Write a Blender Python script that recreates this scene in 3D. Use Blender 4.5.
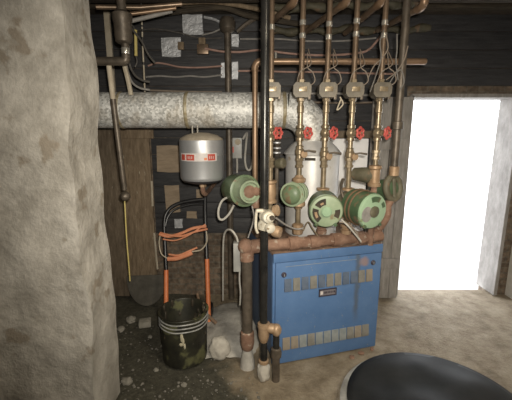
import bpy, bmesh, math, random
from mathutils import Vector, Matrix, noise
for o in list(bpy.data.objects):
    bpy.data.objects.remove(o)
S = bpy.context.scene
COL = S.collection
R = math.radians
random.seed(7)

# ------------------------------------------------------------------ camera
F_PX = 346.0
PITCH = R(11.1)
CAM = Vector((0, 0, 1.5))
cd = bpy.data.cameras.new('camera')
cam = bpy.data.objects.new('camera', cd)
COL.objects.link(cam)
cam.location = CAM
cam.rotation_euler = (R(90) - PITCH, 0, 0)
cd.sensor_fit = 'HORIZONTAL'
cd.sensor_width = 36
cd.lens = 36 * F_PX / 512
cd.clip_start = 0.02
S.camera = cam

# ------------------------------------------------------------------ world, lights, exposure
w = bpy.data.worlds.new('overcast_sky')
S.world = w
w.use_nodes = True
bg = w.node_tree.nodes['Background']
bg.inputs[0].default_value = (0.93, 0.96, 1.0, 1)
bg.inputs[1].default_value = 3.0


def lamp(name, kind, loc, energy, color, **kw):
    d = bpy.data.lights.new(name, kind)
    d.energy = energy
    d.color = color
    for k, v in kw.items():
        setattr(d, k, v)
    o = bpy.data.objects.new(name, d)
    o.location = loc
    COL.objects.link(o)
    return o


lamp('camera_flash', 'SPOT', (0.05, -0.03, 1.57), 112, (1.0, 0.93, 0.80), shadow_soft_size=0.03,
     spot_size=R(105), spot_blend=1.0).rotation_euler = (R(90) - PITCH - R(-4), 0, R(-4))
lamp('unseen_fill_light', 'AREA', (0.7, 0.5, 2.42), 24, (1.0, 0.88, 0.68), shape='DISK', size=0.5)  # unseen light added as soft warm fill for the room
S.view_settings.view_transform = 'Standard'
S.view_settings.look = 'None'
S.view_settings.gamma = 1.0
S.view_settings.exposure = 0.75
S.view_settings.use_curve_mapping = False


# ------------------------------------------------------------------ helpers
def W(px, py, Y):
    """point at depth Y seen at pixel px,py"""
    a, b = (px - 256) / F_PX, (200 - py) / F_PX
    d = Vector((a, math.cos(PITCH) + b * math.sin(PITCH), -math.sin(PITCH) + b * math.cos(PITCH)))
    return CAM + d * (Y / d.y)


def WP(pts, Y):
    return [W(p[0], p[1], p[2] if len(p) > 2 else Y) for p in pts]


def pr(px, P):
    """size in metres of px pixels at point P"""
    return px / F_PX * (P.y * math.cos(PITCH) + (1.5 - P.z) * math.sin(PITCH))


def smooth(pts, n=6):
    pts = [Vector(p) for p in pts]
    if len(pts) < 3:
        return pts
    out = []
    P = [pts[0] * 2 - pts[1]] + pts + [pts[-1] * 2 - pts[-2]]
    for i in range(1, len(P) - 2):
        for k in range(n):
            t = k / n
            a, b, c, d = P[i - 1], P[i], P[i + 1], P[i + 2]
            out.append(0.5 * ((2 * b) + (c - a) * t + (2 * a - 5 * b + 4 * c - d) * t * t + (3 * b - a - 3 * c + d) * t ** 3))
    out.append(pts[-1])
    return out


def frame(axis, up=(0, 0, 1)):
    z = Vector(axis).normalized()
    u = Vector(up)
    if abs(z.dot(u)) > 0.99:
        u = Vector((0, 1, 0))
    x = u.cross(z).normalized()
    y = z.cross(x)
    return Matrix((x, y, z)).transposed()


class MB:
    def __init__(self):
        self.bm = bmesh.new()

    def tube(self, pts, r, seg=10, caps=True, closed=False):
        pts = [Vector(p) for p in pts]
        n = len(pts)
        rr = r if isinstance(r, (list, tuple)) else [r] * n
        rings = []
        prev = None
        for i in range(n):
            if closed:
                t = (pts[(i + 1) % n] - pts[i - 1])
            else:
                t = pts[min(i + 1, n - 1)] - pts[max(i - 1, 0)]
            if t.length < 1e-9:
                t = Vector((0, 0, 1))
            t.normalize()
            if prev is None:
                u = t.orthogonal().normalized()
            else:
                u = prev - t * prev.dot(t)
                if u.length < 1e-6:
                    u = t.orthogonal()
                u.normalize()
            prev = u
            v = t.cross(u)
            rings.append([self.bm.verts.new(pts[i] + (u * math.cos(k * 2 * math.pi / seg) + v * math.sin(k * 2 * math.pi / seg)) * rr[i]) for k in range(seg)])
        m = n if closed else n - 1
        for i in range(m):
            a, b = rings[i], rings[(i + 1) % n]
            for k in range(seg):
                self.bm.faces.new((a[k], a[(k + 1) % seg], b[(k + 1) % seg], b[k]))
        if caps and not closed:
            self.bm.faces.new(rings[0][::-1])
            self.bm.faces.new(rings[-1])
        return self

    def lathe(self, prof, origin, axis=(0, 0, 1), seg=24, caps=True):
        M = frame(axis)
        o = Vector(origin)
        rings = []
        for r, h in prof:
            rings.append([self.bm.verts.new(o + M @ Vector((r * math.cos(k * 2 * math.pi / seg), r * math.sin(k * 2 * math.pi / seg), h))) for k in range(seg)])
        for a, b in zip(rings, rings[1:]):
            for k in range(seg):
                self.bm.faces.new((a[k], a[(k + 1) % seg], b[(k + 1) % seg], b[k]))
        if caps:
            if prof[0][0] > 1e-5:
                self.bm.faces.new(rings[0][::-1])
            if prof[-1][0] > 1e-5:
                self.bm.faces.new(rings[-1])
        return self

    def box(self, c, s, rot=None, bev=0.0):
        g = bmesh.ops.create_cube(self.bm, size=1.0)
        vs = g['verts']
        M = rot if rot is not None else Matrix.Identity(3)
        for v in vs:
            v.co = Vector((v.co.x * s[0], v.co.y * s[1], v.co.z * s[2]))
        if bev > 0:
            es = list({e for v in vs for e in v.link_edges})
            g2 = bmesh.ops.bevel(self.bm, geom=es, offset=bev, segments=2, profile=0.6, affect='EDGES')
            vs = list({v for f in g2['faces'] for v in f.verts} | {v for v in vs if v.is_valid})
        for v in vs:
            v.co = M @ v.co + Vector(c)
        return self

    def prism(self, poly, origin, M, depth):
        """2-D outline in the frame M's x,y, extruded along its z by depth"""
        o = Vector(origin)
        a = [self.bm.verts.new(o + M @ Vector((x, y, 0))) for x, y in poly]
        b = [self.bm.verts.new(o + M @ Vector((x, y, depth))) for x, y in poly]
        n = len(poly)
        self.bm.faces.new(a[::-1])
        self.bm.faces.new(b)
        for k in range(n):
            self.bm.faces.new((a[k], a[(k + 1) % n], b[(k + 1) % n], b[k]))
        return self

    def lump(self, c, rad, seed=0, amp=0.25, sub=3, freq=1.6, flat=None):
        g = bmesh.ops.create_icosphere(self.bm, subdivisions=sub, radius=1.0)
        off = Vector((seed * 3.7, seed * 1.3, seed * 5.1))
        for v in g['verts']:
            n = v.co.normalized()
            k = 1 + amp * noise.noise(n * freq + off) + amp * 0.4 * noise.noise(n * freq * 3 + off)
            p = Vector((n.x * rad[0] * k, n.y * rad[1] * k, n.z * rad[2] * k))
            p += Vector(c)
            if flat is not None and p.z < flat:
                p.z = flat
            v.co = p
        return self

    def build(self, name, mat, parent=None, local=False, angle=35, flat=False):
        me = bpy.data.meshes.new(name)
        bmesh.ops.remove_doubles(self.bm, verts=self.bm.verts, dist=1e-6)
        bmesh.ops.recalc_face_normals(self.bm, faces=self.bm.faces)
        o = bpy.data.objects.new(name, me)
        off = Vector((0, 0, 0))
        if not local:
            if parent is None:
                xs = [v.co for v in self.bm.verts]
                off = Vector((sum(p.x for p in xs) / len(xs), sum(p.y for p in xs) / len(xs), min(p.z for p in xs)))
                o.location = off
            else:
                q = parent
                while q is not None:
                    off += q.location
                    q = q.parent
        for v in self.bm.verts:
            v.co -= off
        self.bm.to_mesh(me)
        self.bm.free()
        me.materials.append(mat)
        if not flat:
            for p in me.polygons:
                p.use_smooth = True
            me.set_sharp_from_angle(angle=R(angle))
        COL.objects.link(o)
        if parent is not None:
            o.parent = parent
        return o


def tag(o, label, cat, group=None, kind=None):
    o['label'] = label
    o['category'] = cat
    if group:
        o['group'] = group
    if kind:
        o['kind'] = kind
    return o


def thing(name, label, cat, loc, group=None, rz=0.0):
    o = bpy.data.objects.new(name, None)
    o.empty_display_size = 0.05
    o.location = loc
    o.rotation_euler = (0, 0, rz)
    COL.objects.link(o)
    return tag(o, label, cat, group)


def struct(o, label=None, cat=None):
    o['kind'] = 'structure'
    if label:
        o['label'] = label
        o['category'] = cat
    return o


# ------------------------------------------------------------------ materials
def mat(name, c1, c2=None, scale=12, rough=0.6, metal=0.0, bump=0.0, lo=0.35, hi=0.65, c3=None, s3=40, t3=0.62, rough2=None, stretch=None, spec=0.5):
    m = bpy.data.materials.new(name)
    m.use_nodes = True
    nt = m.node_tree
    b = nt.nodes['Principled BSDF']
    b.inputs['Roughness'].default_value = rough
    b.inputs['Metallic'].default_value = metal
    b.inputs['Specular IOR Level'].default_value = spec
    L = nt.links.new
    tc = nt.nodes.new('ShaderNodeTexCoord')
    src = tc.outputs['Object']
    if stretch:
        mp = nt.nodes.new('ShaderNodeMapping')
        mp.inputs['Scale'].default_value = stretch
        L(src, mp.inputs['Vector'])
        src = mp.outputs[0]
    n = nt.nodes.new('ShaderNodeTexNoise')
    n.inputs['Scale'].default_value = scale
    n.inputs['Detail'].default_value = 6
    n.inputs['Roughness'].default_value = 0.65
    L(src, n.inputs['Vector'])
    cr = nt.nodes.new('ShaderNodeValToRGB')
    cr.color_ramp.elements[0].position = lo
    cr.color_ramp.elements[1].position = hi
    cr.color_ramp.elements[0].color = (*c1, 1)
    cr.color_ramp.elements[1].color = (*(c2 or c1), 1)
    L(n.outputs['Fac'], cr.inputs['Fac'])
    col = cr.outputs['Color']
    if c3:
        n2 = nt.nodes.new('ShaderNodeTexNoise')
        n2.inputs['Scale'].default_value = s3
        n2.inputs['Detail'].default_value = 5
        L(src, n2.inputs['Vector'])
        r2 = nt.nodes.new('ShaderNodeValToRGB')
        r2.color_ramp.elements[0].position = t3
        r2.color_ramp.elements[1].position = t3 + 0.06
        L(n2.outputs['Fac'], r2.inputs['Fac'])
        mx = nt.nodes.new('ShaderNodeMix')
        mx.data_type = 'RGBA'
        mx.inputs['B'].default_value = (*c3, 1)
        L(r2.outputs['Color'], mx.inputs['Factor'])
        L(col, mx.inputs['A'])
        col = mx.outputs['Result']
        if rough2 is not None:
            mr = nt.nodes.new('ShaderNodeMapRange')
            mr.inputs['To Min'].default_value = rough
            mr.inputs['To Max'].default_value = rough2
            L(r2.outputs['Color'], mr.inputs['Value'])
            L(mr.outputs[0], b.inputs['Roughness'])
    L(col, b.inputs['Base Color'])
    if bump:
        bp = nt.nodes.new('ShaderNodeBump')
        bp.inputs['Strength'].default_value = bump
        bp.inputs['Distance'].default_value = 0.02
        L(n.outputs['Fac'], bp.inputs['Height'])
        L(bp.outputs[0], b.inputs['Normal'])
    return m


def floor_mat():
    m = bpy.data.materials.new('dirt_and_concrete')
    m.use_nodes = True
    nt = m.node_tree
    L = nt.links.new
    b = nt.nodes['Principled BSDF']
    b.inputs['Roughness'].default_value = 0.85
    tc = nt.nodes.new('ShaderNodeTexCoord')

    def ns(scale, det=6, ro=0.6):
        n = nt.nodes.new('ShaderNodeTexNoise')
        n.inputs['Scale'].default_value = scale
        n.inputs['Detail'].default_value = det
        n.inputs['Roughness'].default_value = ro
        L(tc.outputs['Object'], n.inputs['Vector'])
        return n

    def ramp(src, stops):
        c = nt.nodes.new('ShaderNodeValToRGB')
        e = c.color_ramp.elements
        e[0].position, e[0].color = stops[0][0], (*stops[0][1], 1)
        e[1].position, e[1].color = stops[-1][0], (*stops[-1][1], 1)
        for p, col in stops[1:-1]:
            q = e.new(p)
            q.color = (*col, 1)
        L(src, c.inputs['Fac'])
        return c

    dirt = ramp(ns(38, 8, 0.75).outputs['Fac'], [(0.32, (0.034, 0.032, 0.023)), (0.55, (0.082, 0.077, 0.057)), (0.66, (0.11, 0.105, 0.08)), (0.78, (0.26, 0.25, 0.22))])
    conc = ramp(ns(7, 8, 0.7).outputs['Fac'], [(0.3, (0.15, 0.115, 0.075)), (0.5, (0.265, 0.215, 0.15)), (0.7, (0.37, 0.315, 0.235))])
    sx = nt.nodes.new('ShaderNodeSeparateXYZ')
    L(tc.outputs['Object'], sx.inputs[0])
    # boundary: x + 0.34*y - 0.52 > 0 is concrete
    a = nt.nodes.new('ShaderNodeMath'); a.operation = 'MULTIPLY_ADD'
    a.inputs[1].default_value = 0.34
    L(sx.outputs['Y'], a.inputs[0]); L(sx.outputs['X'], a.inputs[2])
    n3 = nt.nodes.new('ShaderNodeMath'); n3.operation = 'MULTIPLY_ADD'
    n3.inputs[1].default_value = 0.45
    L(ns(5, 5).outputs['Fac'], n3.inputs[0]); L(a.outputs[0], n3.inputs[2])
    mr = nt.nodes.new('ShaderNodeMapRange')
    mr.inputs['From Min'].default_value = 0.66
    mr.inputs['From Max'].default_value = 0.80
    L(n3.outputs[0], mr.inputs['Value'])
    mx = nt.nodes.new('ShaderNodeMix'); mx.data_type = 'RGBA'
    L(mr.outputs[0], mx.inputs['Factor']); L(dirt.outputs[0], mx.inputs['A']); L(conc.outputs[0], mx.inputs['B'])
    L(mx.outputs['Result'], b.inputs['Base Color'])
    bp = nt.nodes.new('ShaderNodeBump'); bp.inputs['Strength'].default_value = 0.6; bp.inputs['Distance'].default_value = 0.02
    L(ns(45, 6, 0.7).outputs['Fac'], bp.inputs['Height']); L(bp.outputs[0], b.inputs['Normal'])
    return m


def brick_mat():
    m = bpy.data.materials.new('old_brown_brick')
    m.use_nodes = True
    nt = m.node_tree
    L = nt.links.new
    b = nt.nodes['Principled BSDF']
    b.inputs['Roughness'].default_value = 0.9
    tc = nt.nodes.new('ShaderNodeTexCoord')
    sx = nt.nodes.new('ShaderNodeSeparateXYZ'); L(tc.outputs['Object'], sx.inputs[0])
    cx = nt.nodes.new('ShaderNodeCombineXYZ')
    L(sx.outputs['X'], cx.inputs['X']); L(sx.outputs['Z'], cx.inputs['Y'])
    wn = nt.nodes.new('ShaderNodeTexNoise'); wn.inputs['Scale'].default_value = 6
    L(tc.outputs['Object'], wn.inputs['Vector'])
    va = nt.nodes.new('ShaderNodeVectorMath'); va.operation = 'MULTIPLY_ADD'
    va.inputs[1].default_value = (0.03, 0.03, 0.03)
    L(wn.outputs['Color'], va.inputs[0]); L(cx.outputs[0], va.inputs[2])
    br = nt.nodes.new('ShaderNodeTexBrick')
    br.inputs['Scale'].default_value = 4.6
    br.inputs['Mortar Size'].default_value = 0.03
    br.inputs['Color1'].default_value = (0.19, 0.14, 0.10, 1)
    br.inputs['Color2'].default_value = (0.125, 0.092, 0.066, 1)
    br.inputs['Mortar'].default_value = (0.16, 0.135, 0.105, 1)
    L(va.outputs[0], br.inputs['Vector'])
    n = nt.nodes.new('ShaderNodeTexNoise'); n.inputs['Scale'].default_value = 22; n.inputs['Detail'].default_value = 7
    L(tc.outputs['Object'], n.inputs['Vector'])
    mr = nt.nodes.new('ShaderNodeMapRange'); mr.inputs['From Min'].default_value = 0.3; mr.inputs['From Max'].default_value = 0.75
    mr.inputs['To Min'].default_value = 0.5; mr.inputs['To Max'].default_value = 1.5
    L(n.outputs['Fac'], mr.inputs['Value'])
    vm = nt.nodes.new('ShaderNodeVectorMath'); vm.operation = 'SCALE'
    L(br.outputs['Color'], vm.inputs[0]); L(mr.outputs[0], vm.inputs['Scale'])
    L(vm.outputs[0], b.inputs['Base Color'])
    bp = nt.nodes.new('ShaderNodeBump'); bp.inputs['Strength'].default_value = 0.7; bp.inputs['Distance'].default_value = 0.02
    L(n.outputs['Fac'], bp.inputs['Height']); L(bp.outputs[0], b.inputs['Normal'])
    return m


def galv_mat():
    m = bpy.data.materials.new('galvanised_spangle')
    m.use_nodes = True
    nt = m.node_tree
    L = nt.links.new
    b = nt.nodes['Principled BSDF']
    b.inputs['Metallic'].default_value = 0.25
    tc = nt.nodes.new('ShaderNodeTexCoord')
    v = nt.nodes.new('ShaderNodeTexVoronoi'); v.inputs['Scale'].default_value = 75
    L(tc.outputs['Object'], v.inputs['Vector'])
    bw = nt.nodes.new('ShaderNodeRGBToBW'); L(v.outputs['Color'], bw.inputs[0])
    cr = nt.nodes.new('ShaderNodeValToRGB')
    cr.color_ramp.elements[0].position = 0.2; cr.color_ramp.elements[0].color = (0.44, 0.44, 0.425, 1)
    cr.color_ramp.elements[1].position = 0.8; cr.color_ramp.elements[1].color = (0.86, 0.86, 0.84, 1)
    L(bw.outputs[0], cr.inputs['Fac'])
    n = nt.nodes.new('ShaderNodeTexNoise'); n.inputs['Scale'].default_value = 9; n.inputs['Detail'].default_value = 6
    mp = nt.nodes.new('ShaderNodeMapping'); mp.inputs['Scale'].default_value = (1.2, 0.6, 0.6)
    L(tc.outputs['Object'], mp.inputs['Vector']); L(mp.outputs[0], n.inputs['Vector'])
    r2 = nt.nodes.new('ShaderNodeValToRGB')
    r2.color_ramp.elements[0].position = 0.50; r2.color_ramp.elements[1].position = 0.66
    L(n.outputs['Fac'], r2.inputs['Fac'])
    fm = nt.nodes.new('ShaderNodeMath'); fm.operation = 'MULTIPLY'; fm.inputs[1].default_value = 0.38
    L(r2.outputs['Color'], fm.inputs[0])
    mx = nt.nodes.new('ShaderNodeMix'); mx.data_type = 'RGBA'
    mx.inputs['B'].default_value = (0.30, 0.22, 0.11, 1)
    L(fm.outputs[0], mx.inputs['Factor']); L(cr.outputs[0], mx.inputs['A'])
    L(mx.outputs['Result'], b.inputs['Base Color'])
    mr = nt.nodes.new('ShaderNodeMapRange'); mr.inputs['To Min'].default_value = 0.42; mr.inputs['To Max'].default_value = 0.7
    L(bw.outputs[0], mr.inputs['Value']); L(mr.outputs[0], b.inputs['Roughness'])
    return m


def blue_mat(name, stain=False):
    """scuffed blue enamel; the front door carries a rust run below its upper latch"""
    m = mat(name, (0.078, 0.165, 0.345), (0.105, 0.20, 0.39), 5, 0.55, c3=(0.22, 0.24, 0.27), s3=60, t3=0.67)
    nt = m.node_tree
    L = nt.links.new
    b = nt.nodes['Principled BSDF']
    col = b.inputs['Base Color'].links[0].from_socket
    if stain:
        tc = nt.nodes.new('ShaderNodeTexCoord')
        sx = nt.nodes.new('ShaderNodeSeparateXYZ'); L(tc.outputs['Object'], sx.inputs[0])
        n = nt.nodes.new('ShaderNodeTexNoise'); n.inputs['Scale'].default_value = 18; n.inputs['Detail'].default_value = 6
        L(tc.outputs['Object'], n.inputs['Vector'])

        def math_(op, a, bb, c=None):
            q = nt.nodes.new('ShaderNodeMath'); q.operation = op
            for i, x in enumerate((a, bb, c)):
                if x is None:
                    continue
                if isinstance(x, (int, float)):
                    q.inputs[i].default_value = x
                else:
                    L(x, q.inputs[i])
            return q.outputs[0]
        dx = math_('ABSOLUTE', math_('SUBTRACT', math_('MULTIPLY_ADD', n.outputs['Fac'], 0.04, sx.outputs['X']), 0.612), 0)
        a1 = nt.nodes.new('ShaderNodeMapRange'); a1.inputs['From Min'].default_value = 0.028; a1.inputs['From Max'].default_value = 0.006
        L(dx, a1.inputs['Value'])
        a2 = nt.nodes.new('ShaderNodeMapRange'); a2.inputs['From Min'].default_value = 0.20; a2.inputs['From Max'].default_value = 0.34
        L(sx.outputs['Z'], a2.inputs['Value'])
        f = math_('MULTIPLY', math_('MULTIPLY', a1.outputs[0], a2.outputs[0]), 0.6)
        mx = nt.nodes.new('ShaderNodeMix'); mx.data_type = 'RGBA'; mx.inputs['B'].default_value = (0.09, 0.09, 0.075, 1)
        L(f, mx.inputs['Factor']); L(col, mx.inputs['A'])
        # rust bloom by the latch
        px = math_('SUBTRACT', sx.outputs['X'], 0.635); pz = math_('SUBTRACT', sx.outputs['Z'], 0.655)
        rr = math_('ADD', math_('POWER', math_('ABSOLUTE', px, 0), 2), math_('POWER', math_('ABSOLUTE', pz, 0), 2))
        rr = math_('MULTIPLY_ADD', n.outputs['Fac'], 0.004, rr)
        a3 = nt.nodes.new('ShaderNodeMapRange'); a3.inputs['From Min'].default_value = 0.0038; a3.inputs['From Max'].default_value = 0.0022
        L(rr, a3.inputs['Value'])
        m2 = nt.nodes.new('ShaderNodeMix'); m2.data_type = 'RGBA'; m2.inputs['B'].default_value = (0.34, 0.22, 0.17, 1)
        L(math_('MULTIPLY', a3.outputs[0], 0.7), m2.inputs['Factor']); L(mx.outputs['Result'], m2.inputs['A'])
        L(m2.outputs['Result'], b.inputs['Base Color'])
    return m


MT = {
    'floor': floor_mat(), 'brick': brick_mat(), 'galv': galv_mat(),
    'lime': mat('limewash_over_stone', (0.36, 0.335, 0.295), (0.56, 0.53, 0.48), 9, 0.9, bump=0.8, c3=(0.30, 0.26, 0.21), s3=7, t3=0.60),
    'plaster': mat('white_plaster', (0.6, 0.58, 0.54), (0.72, 0.7, 0.66), 6, 0.9, bump=0.3),
    'black_board': mat('tarred_board', (0.022, 0.022, 0.025), (0.05, 0.049, 0.052), 6, 0.6, stretch=(1, 4, 8), bump=0.3, c3=(0.13, 0.125, 0.12), s3=70, t3=0.66),
    'joist': mat('old_joist', (0.03, 0.023, 0.016), (0.07, 0.054, 0.036), 8, 0.85, stretch=(1, 5, 5), bump=0.4),
    'deck': mat('floor_deck', (0.02, 0.017, 0.013), (0.04, 0.033, 0.026), 6, 0.9, stretch=(1, 6, 1)),
    'plank': mat('grimy_plank', (0.14, 0.10, 0.062), (0.26, 0.195, 0.13), 9, 0.85, stretch=(5, 2, 1), bump=0.4, c3=(0.40, 0.36, 0.28), s3=16, t3=0.68),
    'plank_dark': mat('dark_plank', (0.10, 0.075, 0.05), (0.19, 0.148, 0.105), 9, 0.85, stretch=(5, 2, 1), bump=0.4, c3=(0.30, 0.27, 0.21), s3=18, t3=0.70),
    'scrap': mat('tan_board', (0.25, 0.19, 0.13), (0.36, 0.28, 0.2), 8, 0.85, stretch=(1, 1, 5)),
    'lath': mat('pale_lath', (0.42, 0.36, 0.27), (0.56, 0.5, 0.4), 10, 0.8),
    'greywood': mat('weathered_grey_board', (0.22, 0.205, 0.19), (0.34, 0.32, 0.30), 7, 0.8, stretch=(6, 2, 1), bump=0.25),
    'foil': mat('foil_tape', (0.42, 0.43, 0.45), (0.62, 0.63, 0.66), 18, 0.42, 0.45, bump=0.5),
    'iron': mat('dark_iron', (0.085, 0.07, 0.055), (0.17, 0.14, 0.11), 14, 0.45, 0.4, bump=0.15),
    'black_iron': mat('black_painted_pipe', (0.03, 0.03, 0.03), (0.07, 0.067, 0.062), 9, 0.27, 0.6),
    'rust': mat('rusty_iron', (0.19, 0.105, 0.07), (0.33, 0.205, 0.145), 14, 0.8, 0.1, bump=0.5, c3=(0.42, 0.34, 0.27), s3=20, t3=0.60),
    'copper': mat('dull_copper', (0.20, 0.13, 0.08), (0.32, 0.21, 0.135), 9, 0.38, 0.45),
    'copper_dark': mat('tarnished_copper', (0.14, 0.10, 0.068), (0.27, 0.19, 0.13), 9, 0.36, 0.45),
    'solder_glare': mat('solder_and_glare', (0.60, 0.56, 0.5), (0.75, 0.72, 0.66), 20, 0.25, 0.7),  # also paints the white glare on pipes
    'brass': mat('dusty_brass', (0.21, 0.165, 0.105), (0.37, 0.295, 0.20), 16, 0.34, 0.45, c3=(0.13, 0.09, 0.055), s3=24, t3=0.60),
    'bronze': mat('bronze_casting', (0.34, 0.22, 0.13), (0.48, 0.34, 0.22), 16, 0.5, 0.35),
    'cream': mat('cream_casting', (0.50, 0.45, 0.35), (0.72, 0.68, 0.58), 18, 0.5, 0.1, c3=(0.25, 0.18, 0.11), s3=26, t3=0.62),
    'zone': mat('zone_head_metal', (0.12, 0.105, 0.082), (0.20, 0.175, 0.14), 14, 0.5, 0.2),
    'red': mat('red_handwheel_paint', (0.42, 0.06, 0.05), (0.60, 0.13, 0.11), 20, 0.5),
    'green': mat('green_pump_enamel', (0.115, 0.165, 0.095), (0.19, 0.255, 0.15), 10, 0.42, c3=(0.20, 0.15, 0.09), s3=18, t3=0.58),
    'green_dark': mat('dark_green_enamel', (0.05, 0.09, 0.045), (0.095, 0.145, 0.08), 9, 0.4, c3=(0.18, 0.13, 0.08), s3=16, t3=0.58),
    'mint': mat('pale_green_end_cap', (0.27, 0.40, 0.26), (0.35, 0.49, 0.33), 9, 0.38, c3=(0.24, 0.28, 0.16), s3=14, t3=0.66),
    'mint_dull': mat('dull_green_end_cap', (0.24, 0.31, 0.20), (0.34, 0.41, 0.28), 9, 0.45, c3=(0.24, 0.2, 0.12), s3=14, t3=0.62),
    'olive': mat('grimy_lagging', (0.085, 0.078, 0.048), (0.155, 0.14, 0.095), 12, 0.6, c3=(0.19, 0.13, 0.08), s3=16, t3=0.6),
    'slot': mat('dark_opening', (0.02, 0.018, 0.014), (0.06, 0.045, 0.03), 14, 0.8),
    'blue': blue_mat('blue_enamel'), 'blue_door': blue_mat('blue_enamel_with_rust_run', True),
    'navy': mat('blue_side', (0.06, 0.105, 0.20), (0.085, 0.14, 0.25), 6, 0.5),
    'louver_dust': mat('dusty_louver', (0.19, 0.185, 0.165), (0.26, 0.25, 0.225), 20, 0.8),
    'louver_blue': mat('blue_grey_louver', (0.095, 0.13, 0.19), (0.135, 0.17, 0.235), 20, 0.7),
    'louver_pale': mat('pale_louver', (0.22, 0.25, 0.26), (0.30, 0.32, 0.32), 20, 0.7),
    'louver_tan': mat('tan_louver', (0.25, 0.215, 0.17), (0.31, 0.27, 0.22), 20, 0.8),
    'topdust': mat('rust_dust_over_boiler_top', (0.16, 0.10, 0.07), (0.30, 0.20, 0.14), 16, 0.9, bump=0.4, c3=(0.42, 0.36, 0.3), s3=24, t3=0.62),
    'plate': mat('badge_plate', (0.22, 0.20, 0.22), (0.28, 0.26, 0.28), 30, 0.4, 0.3),
    'badge_dark': mat('badge_border', (0.035, 0.03, 0.045), (0.06, 0.05, 0.07), 30, 0.5),
    'hood': mat('draft_hood_metal', (0.52, 0.51, 0.50), (0.68, 0.67, 0.66), 7, 0.45, 0.15, c3=(0.4, 0.33, 0.24), s3=10, t3=0.66),
    'tank': mat('grey_tank_paint', (0.52, 0.53, 0.55), (0.58, 0.59, 0.61), 5, 0.42, 0.65),
    'tankdust': mat('dust_on_tank_top', (0.27, 0.23, 0.18), (0.38, 0.33, 0.26), 22, 0.9),
    'tankdark': mat('dark_tank_base', (0.04, 0.04, 0.045), (0.06, 0.06, 0.065), 8, 0.4),
    'label_red': mat('label_red_ink', (0.42, 0.06, 0.04), (0.52, 0.10, 0.07), 30, 0.5),
    'label_white': mat('label_white_paper', (0.55, 0.5, 0.49), (0.64, 0.6, 0.58), 30, 0.5),
    'orange': mat('orange_enamel', (0.62, 0.17, 0.06), (0.72, 0.25, 0.10), 10, 0.45, c3=(0.35, 0.16, 0.08), s3=18, t3=0.68),
    'cord': mat('orange_cord_jacket', (0.64, 0.25, 0.13), (0.76, 0.34, 0.2), 12, 0.5),
    'blackpaint': mat('black_tube_paint', (0.012, 0.012, 0.014), (0.03, 0.03, 0.032), 9, 0.35),
    'bucket': mat('tarred_bucket', (0.012, 0.012, 0.010), (0.035, 0.034, 0.022), 9, 0.45, c3=(0.10, 0.10, 0.045), s3=7, t3=0.55, rough2=0.8),
    'bucketgoo': mat('dried_tar', (0.016, 0.013, 0.010), (0.07, 0.055, 0.036), 10, 0.6, bump=0.8, c3=(0.15, 0.12, 0.07), s3=18, t3=0.62),
    'greyrim': mat('scuffed_grey_rim', (0.20, 0.20, 0.195), (0.40, 0.40, 0.385), 18, 0.45),
    'drip': mat('cream_paint_drip', (0.42, 0.38, 0.27), (0.5, 0.46, 0.34), 20, 0.7),
    'blackplastic': mat('black_bag_plastic', (0.008, 0.009, 0.010), (0.018, 0.019, 0.020), 5, 0.6, spec=0.15),
    'canwhite': mat('pale_can_wall', (0.10, 0.10, 0.095), (0.24, 0.24, 0.23), 9, 0.4),
    'cable': mat('grey_cable', (0.22, 0.21, 0.20), (0.34, 0.32, 0.3), 18, 0.6),
    'cable_white': mat('white_cable', (0.40, 0.38, 0.34), (0.52, 0.5, 0.46), 18, 0.6),
    'cable_tan': mat('tan_cable', (0.20, 0.16, 0.125), (0.28, 0.225, 0.18), 18, 0.6),
    'cable_dark': mat('dark_cable', (0.06, 0.055, 0.05), (0.12, 0.11, 0.10), 18, 0.6),
    'pink': mat('pinkish_tube', (0.36, 0.22, 0.18), (0.48, 0.31, 0.26), 18, 0.5, 0.2),
    'yellow': mat('yellow_plastic', (0.58, 0.47, 0.14), (0.68, 0.57, 0.24), 18, 0.5),
    'steelbox': mat('grey_electric_box', (0.30, 0.30, 0.29), (0.40, 0.40, 0.38), 14, 0.5, 0.2),
    'white': mat('white_board_face', (0.90, 0.89, 0.90), (0.94, 0.93, 0.94), 5, 0.7),
    'stone': mat('grey_stone', (0.20, 0.19, 0.16), (0.33, 0.31, 0.27), 14, 0.9, bump=0.6),
    'rubble': mat('pale_rubble', (0.12, 0.115, 0.095), (0.3, 0.28, 0.25), 14, 0.9, bump=0.6),
    'concrete': mat('pale_concrete', (0.32, 0.305, 0.275), (0.50, 0.48, 0.44), 9, 0.9, bump=0.6),
    'chalk': mat('chalky_lump', (0.44, 0.41, 0.36), (0.58, 0.55, 0.49), 12, 0.9, bump=0.5),
    'lag': mat('dark_lagging', (0.04, 0.036, 0.022), (0.085, 0.075, 0.048), 14, 0.7, bump=0.5, c3=(0.13, 0.085, 0.05), s3=16, t3=0.6),
    'galv_stain': mat('stained_seam', (0.26, 0.20, 0.10), (0.46, 0.42, 0.32), 30, 0.5, 0.2),
    'plateiron': mat('dull_dark_sheet', (0.055, 0.05, 0.04), (0.10, 0.092, 0.076), 9, 0.7, bump=0.3),
    'stick': mat('brown_stick', (0.12, 0.075, 0.045), (0.2, 0.13, 0.085), 14, 0.8),
    'outside': mat('areaway_concrete', (0.62, 0.61, 0.6), (0.72, 0.71, 0.7), 4, 0.9),
}

# ------------------------------------------------------------------ the cellar shell
WALL_Y = 3.05
CEIL = 2.52
XL, XR, YB = -2.3, 2.36, -1.3
DX0, DX1, DZ = 1.31, 2.24, 1.80       # doorway in the back wall


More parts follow.
